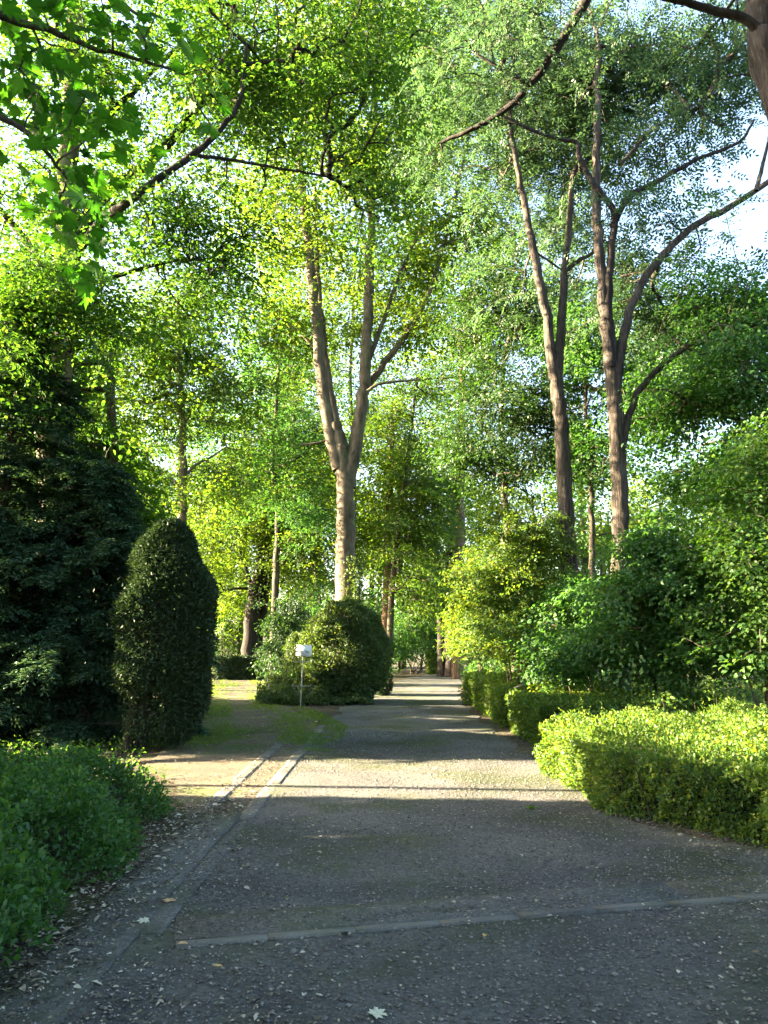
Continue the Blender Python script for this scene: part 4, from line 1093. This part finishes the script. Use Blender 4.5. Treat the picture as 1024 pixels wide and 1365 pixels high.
conifer('dark drooping yew at the left edge with the tallest ragged top', base_at(-8, 15.4), 9.2, 3.3, 401, 120, .03, .32, fine=1.15, prof=lambda q: (1 - q) ** .7 * (.75 + .35 * np.sin(q * 23) * np.cos(q * 11)))
conifer('dark bushy yew leaning its drooping boughs against the columnar yew', base_at(112, 15.0), 5.3, 2.3, 402, 90, .04, .30, fine=1.1, prof=lambda q: (1 - q) ** .42 * (.8 + .35 * np.sin(q * 19 + 1)))
conifer('tall shadowed yew behind the big trunk at left', base_at(20, 22.5), 9.8, 2.8, 403, 70)
conifer('low dark yew deep in shade between the big trunk and the left edge', base_at(60, 18.9), 6.2, 2.2, 404, 70, .04, .3, prof=lambda q: (1 - q) ** .5)
conifer('low spreading yew behind the foreground shrub at the left edge', base_at(-60, 14.1), 4.4, 2.0, 405, 70, .03, .25, prof=lambda q: (1 - q) ** .4)

# ------------------------------------------------------------------ unseen growth added out of frame to shade the path
def blocker_hedge(label, x0, x1, y0, y1, h, n, seed):  # added hedge blocks out of view, cut to shape the sunlit band
    c = np.array([(x0 + x1) / 2, (y0 + y1) / 2, 0]); a = (x0 - c[0], x1 - c[0], y0 - c[1], y1 - c[1])
    return clipped('sun_blocker_hedge', label, 'hedge', c, box_surface(*a, h, .10, seed), n, .16, M['oak_leaf'], .12, seed=seed, kind='hex', aspect=.6,
                   core=box_core(*a, h, .25, seed, 24))
blocker_hedge('unseen hedge block added at left to shade the near path', -12.5, -11, -14, 8.3, 6.2, 28000, 501)
blocker_hedge('lower end of the added unseen hedge, shaped to let sun onto the near hedge top', -12.5, -11, 8.35, 9.75, 4.85, 7000, 504)
blocker_hedge('unseen hedge block added behind the left conifers to shade the path beyond the sunlit band', -17.5, -16, 14.6, 27.5, 5.2, 22000, 502)
tree('sun_blocker_sapling', 'unseen slim tree added in the sunny gap at left to cast a shadow band', 'tree', (-13, 10.75, 0),
     [([(-13, 10.75, 0), (-13.02, 10.73, 3), (-12.95, 10.78, 7)], .085, .06, {})], [(np.array([-13, 11.6, 10.6]), (2.2, 2.4, 2.7), 160)], M['beech_leaf'], M['oak_bark'], beechcfg, 503)  # added out of view: trunk bands the sunlit strip, crown limits it above

over = dict(kind='hex', n=60, r=1.1, size=.22, aspect=.6, flat=.12, tilt=.4, gap=-.3)
def blocker_tree(label, x, y, h, lobes, seed, r=.3):  # added canopy out of view, keeps sky and sun off the foreground
    b = np.array([x, y, 0.])
    tree('beech_tree', label, 'tree', b, [([b, b + [.1, 0, h * .3], b + [-.1, .1, h * .6], b + [0, 0, h]], r, r * .4, dict(flare=.3))],
         [(np.array(c, float), rr, int(n)) for c, rr, n in lobes], M['oak_leaf'], M['oak_bark'], over, seed)
blocker_tree('unseen tree added behind the camera to shade the foreground', 3.5, -6, 14, [((3, -5, 14), (6, 6, 4), 260), ((-3, -4, 13), (4, 5, 3), 120)], 511)
blocker_tree('unseen tree added at left to shade the maple leaves and the corner trunk', -9.5, 1.2, 11, [((-9.5, 2.9, 9), (3.0, 4.2, 4.2), 420), ((-4.5, -.5, 12), (4, 4, 2.5), 140), ((-11, 8.0, 13), (3, 3.4, 3.3), 260)], 512)
blocker_tree('unseen tree added right of the junction to shade the foreground', 10, 1, 13, [((8.5, 0, 12), (5, 5, 4), 220)], 513)

# ------------------------------------------------------------------ the far wood
def far_wood(label, spots, n_leaf, size, seed, mat, name='far_woodland'):
    g_ = np.random.default_rng(seed); bl = []; tr = []; rr = []
    Cs = []
    for (x, y, h, r) in spots:
        t = np.linspace(0, 1, 8)
        tr.append(np.c_[x + g_.normal(0, .3) * t, np.full(8, y), h * .8 * t]); rr.append(.28 * (1 - .7 * t) * h / 15)
        m = int(26 * r / 3)
        d = unit(g_.normal(0, 1, (m, 3))); q = g_.uniform(0, 1, m) ** .4
        c = np.array([x, y, h * .58]) + d * q[:, None] * np.array([r, r, h * .42])
        Cs.append(c)
    C = np.concatenate(Cs); C = C[field(C, seed, 3.) > -.5]
    O = unit(rnd(len(C)) * np.array([1, 1, .4]))
    v, f = sprays(C, O, n_leaf, 1.7, size, kind='hex', flat=.22, tilt=.55, aspect=.65)
    bl.append((v, f, 0))
    v, f = tubes(np.array(tr), np.array(rr), 7); bl.append((v, f, 1))
    o = build(name, bl, [M[mat], M['dark_bark']])
    return tag(o, label, 'woodland', kind='stuff')
g_ = np.random.default_rng(9)
sp = [(x + g_.normal(0, 1.2), 60 + g_.uniform(0, 26), g_.uniform(17, 27) + (2 if x < -6 else 0), g_.uniform(3.0, 4.6)) for x in np.linspace(-34, 48, 62)]
far_wood('wood of mixed trees closing the view in the distance', sp, 110, .32, 601, 'beech_leaf')
sp = [(x + g_.normal(0, .8), 52 + g_.uniform(0, 14), g_.uniform(4, 8), g_.uniform(2., 3.)) for x in np.r_[np.linspace(-30, -2, 16), np.linspace(8, 36, 16)]] + [(x, 64 + g_.uniform(0, 6), g_.uniform(5, 8), g_.uniform(2., 3.)) for x in np.linspace(-6, 14, 12)]
far_wood('low thicket in front of the far wood', sp, 80, .19, 602, 'shade_leaf')
sp = [(x, y, g_.uniform(9, 14), g_.uniform(2.4, 3.6)) for x, y in [(16, 27), (19, 33), (14, 36), (23, 38), (12, 43), (20, 46), (-15, 38), (-20, 44), (-17, 50), (-12, 53), (9, 50)]]
far_wood('thinner trees on both sides in the middle distance', sp, 100, .16, 603, 'beech_leaf')

# ------------------------------------------------------------------ small things
def boxmesh(c, s, rot=None, bev=0):
    c = np.asarray(c, float); s = np.asarray(s, float) / 2
    V = np.array([[x, y, z] for x in (-1, 1) for y in (-1, 1) for z in (-1, 1)], float) * s
    if rot is not None: V = V @ rot.T
    f = np.array([[0, 1, 3, 2], [4, 6, 7, 5], [0, 4, 5, 1], [2, 3, 7, 6], [0, 2, 6, 4], [1, 5, 7, 3]])
    return V + c, f
M['galv'] = plain_mat('galvanised_post', (.30, .33, .32), .45, .6, .2)
M['sign_white'] = plain_mat('sign_panel', (.74, .75, .76), .4, 0, .04)
M['sign_ink'] = plain_mat('sign_print', (.30, .31, .33), .5, 0, .2)
M['sign_ink2'] = plain_mat('sign_faint_print', (.55, .56, .58), .5, 0, .1)
sb = base_at(402, 23.7)
sg = empty('information_sign', sb, 'small white information panel on a thin metal post with two cross bars', 'sign')
ztop = W(404, 860, 23.7)[2]; zbot = W(404, 874.5, 23.7)[2]
t = np.linspace(0, 1, 6)
v, f = tubes(np.c_[.0 + .06 * t, 0 * t, (zbot + .1) * t][None], np.full((1, 6), .019), 10)
build('post', [(v, f, 0)], M['galv'], sg, True)
a = radians(-12); Rx = np.array([[1, 0, 0], [0, cos(a), -sin(a)], [0, sin(a), cos(a)]])
Ry = np.array([[cos(.04), 0, sin(.04)], [0, 1, 0], [-sin(.04), 0, cos(.04)]])
R = Ry @ Rx
pc = np.array([.075, -.035, (ztop + zbot) / 2])
pn = build('panel', [(*boxmesh(pc, (.46, .018, .33), R), 0)], M['sign_white'], sg)
def on_panel(x, z, w, h, off=.0125):
    return boxmesh(pc + R @ np.array([x, -off, z]), (w, .004, h), R)
bl = []
for i in range(7):
    bl.append((*on_panel(-.10 + .01 * (i % 2), .115 - .034 * i, .20 - .03 * (i % 3), .008), 0))
build('printed_lines', bl, M['sign_ink2'], pn)
ii = np.arange(14); th = ii / 14 * 2 * pi
prof = np.c_[.10 + .062 * np.cos(th) * (1 + .3 * np.sin(3 * th)), -.045 + .05 * np.sin(th) * (1 + .25 * np.cos(2 * th)) - .35 * .062 * np.cos(th)]
pts = np.array([pc + R @ np.array([x, -.0125, z]) for x, z in prof])
cen = pc + R @ np.array([.10, -.0125, -.045])
V = np.vstack([pts, cen]); Fc = np.array([[i, (i + 1) % 14, 14] for i in range(14)])
build('printed_picture', [(V, Fc, 0)], M['sign_ink'], pn)
for zz, dx in ((W(403, 882, 23.7)[2], .045), (W(402, 914.5, 23.7)[2], .02)):
    cbm = build('cross_bar', [(*boxmesh((dx, -.03, zz), (.52, .022, .03)), 0)], M['galv'], sg)
    for sx in (-1, 1):
        build('bar_end', [(*boxmesh((dx + sx * .27, -.03, zz + .012), (.03, .035, .06)), 0)], M['galv'], cbm)

# fallen pale branch on the bed behind the hedges
P = spline([W(672, 925, 17.5), W(690, 916, 17.3), W(712, 908, 17.2), W(738, 903, 17.2)], 14)
v1 = tubes(P[None], np.linspace(.035, .015, 14)[None], 8, .1)
v2 = tubes(spline([W(698, 912, 17.2), W(705, 903, 17), W(716, 897, 17)], 8)[None], np.linspace(.016, .006, 8)[None], 6)
o = build('fallen_branch', [(*v1, 0), (*v2, 0)], M['pale_twig'], None, True); tag(o, 'pale fallen branch lying in the low growth behind the hedges', 'branch')

# weed sprig in the path
def sprig(px, py, Yd_, label, n=22, s=.05):
    b = base_at(px, Yd_)
    a = rng.uniform(0, 2 * pi, n)
    P = np.c_[rng.normal(0, .015, n) * 1.8, rng.normal(0, .015, n), np.full(n, .012)]
    D = np.c_[np.cos(a), np.sin(a), rng.uniform(.2, .9, n)]
    L = s * rng.uniform(.7, 1.6, n)
    v, f = hexleaves(P, D, np.array([0, 0, 1.]) + rnd(n, .4), L, L * .45)
    o = build('weed', [(v, f, 0)], M['hazel_leaf']); o.location = b; tag(o, label, 'weed')
sprig(703, 1084, 8.35, 'small green weed growing alone in the gravel near the big hedge block')

# ================================================================== LIGHT, SKY, CAMERA
EL, AZ = radians(17), radians(-5)          # the sun stands low at the left, a little ahead of the camera
w = bpy.data.worlds.new('World'); scn.world = w; w.use_nodes = True
nt = w.node_tree; bg = nt.nodes['Background']
sky = nt.nodes.new('ShaderNodeTexSky'); sky.sky_type = 'NISHITA'; sky.sun_disc = False
sky.sun_elevation = EL; sky.sun_rotation = radians(-90) - AZ; sky.air_density = 1.0; sky.dust_density = 3.5
nt.links.new(sky.outputs[0], bg.inputs[0]); bg.inputs[1].default_value = .05

ld = bpy.data.lights.new('sun', 'SUN'); ld.energy = 5.0; ld.angle = radians(.5); ld.color = (1, .80, .50)
lo = bpy.data.objects.new('sun', ld); col.objects.link(lo)
from mathutils import Vector
dirv = Vector((cos(EL) * cos(AZ), cos(EL) * sin(AZ), -sin(EL)))
lo.rotation_euler = dirv.to_track_quat('-Z', 'Y').to_euler(); lo.location = (-30, 5, 30)

cd = bpy.data.cameras.new('camera'); co = bpy.data.objects.new('camera', cd); col.objects.link(co)
co.location = (0, 0, CAMZ); co.rotation_euler = (radians(90) + PITCH, 0, 0)
cd.sensor_fit = 'VERTICAL'; cd.sensor_height = 36; cd.lens = 36 * F / 1365; cd.clip_end = 2000
scn.camera = co

scn.view_settings.view_transform = 'Standard'; scn.view_settings.look = 'None'
scn.view_settings.exposure = 4.55; scn.view_settings.gamma = 1
c = scn.cycles
c.max_bounces = 8; c.diffuse_bounces = 4; c.glossy_bounces = 2; c.transmission_bounces = 6; c.transparent_max_bounces = 4
c.use_denoising = True
c.sample_clamp_indirect = 6
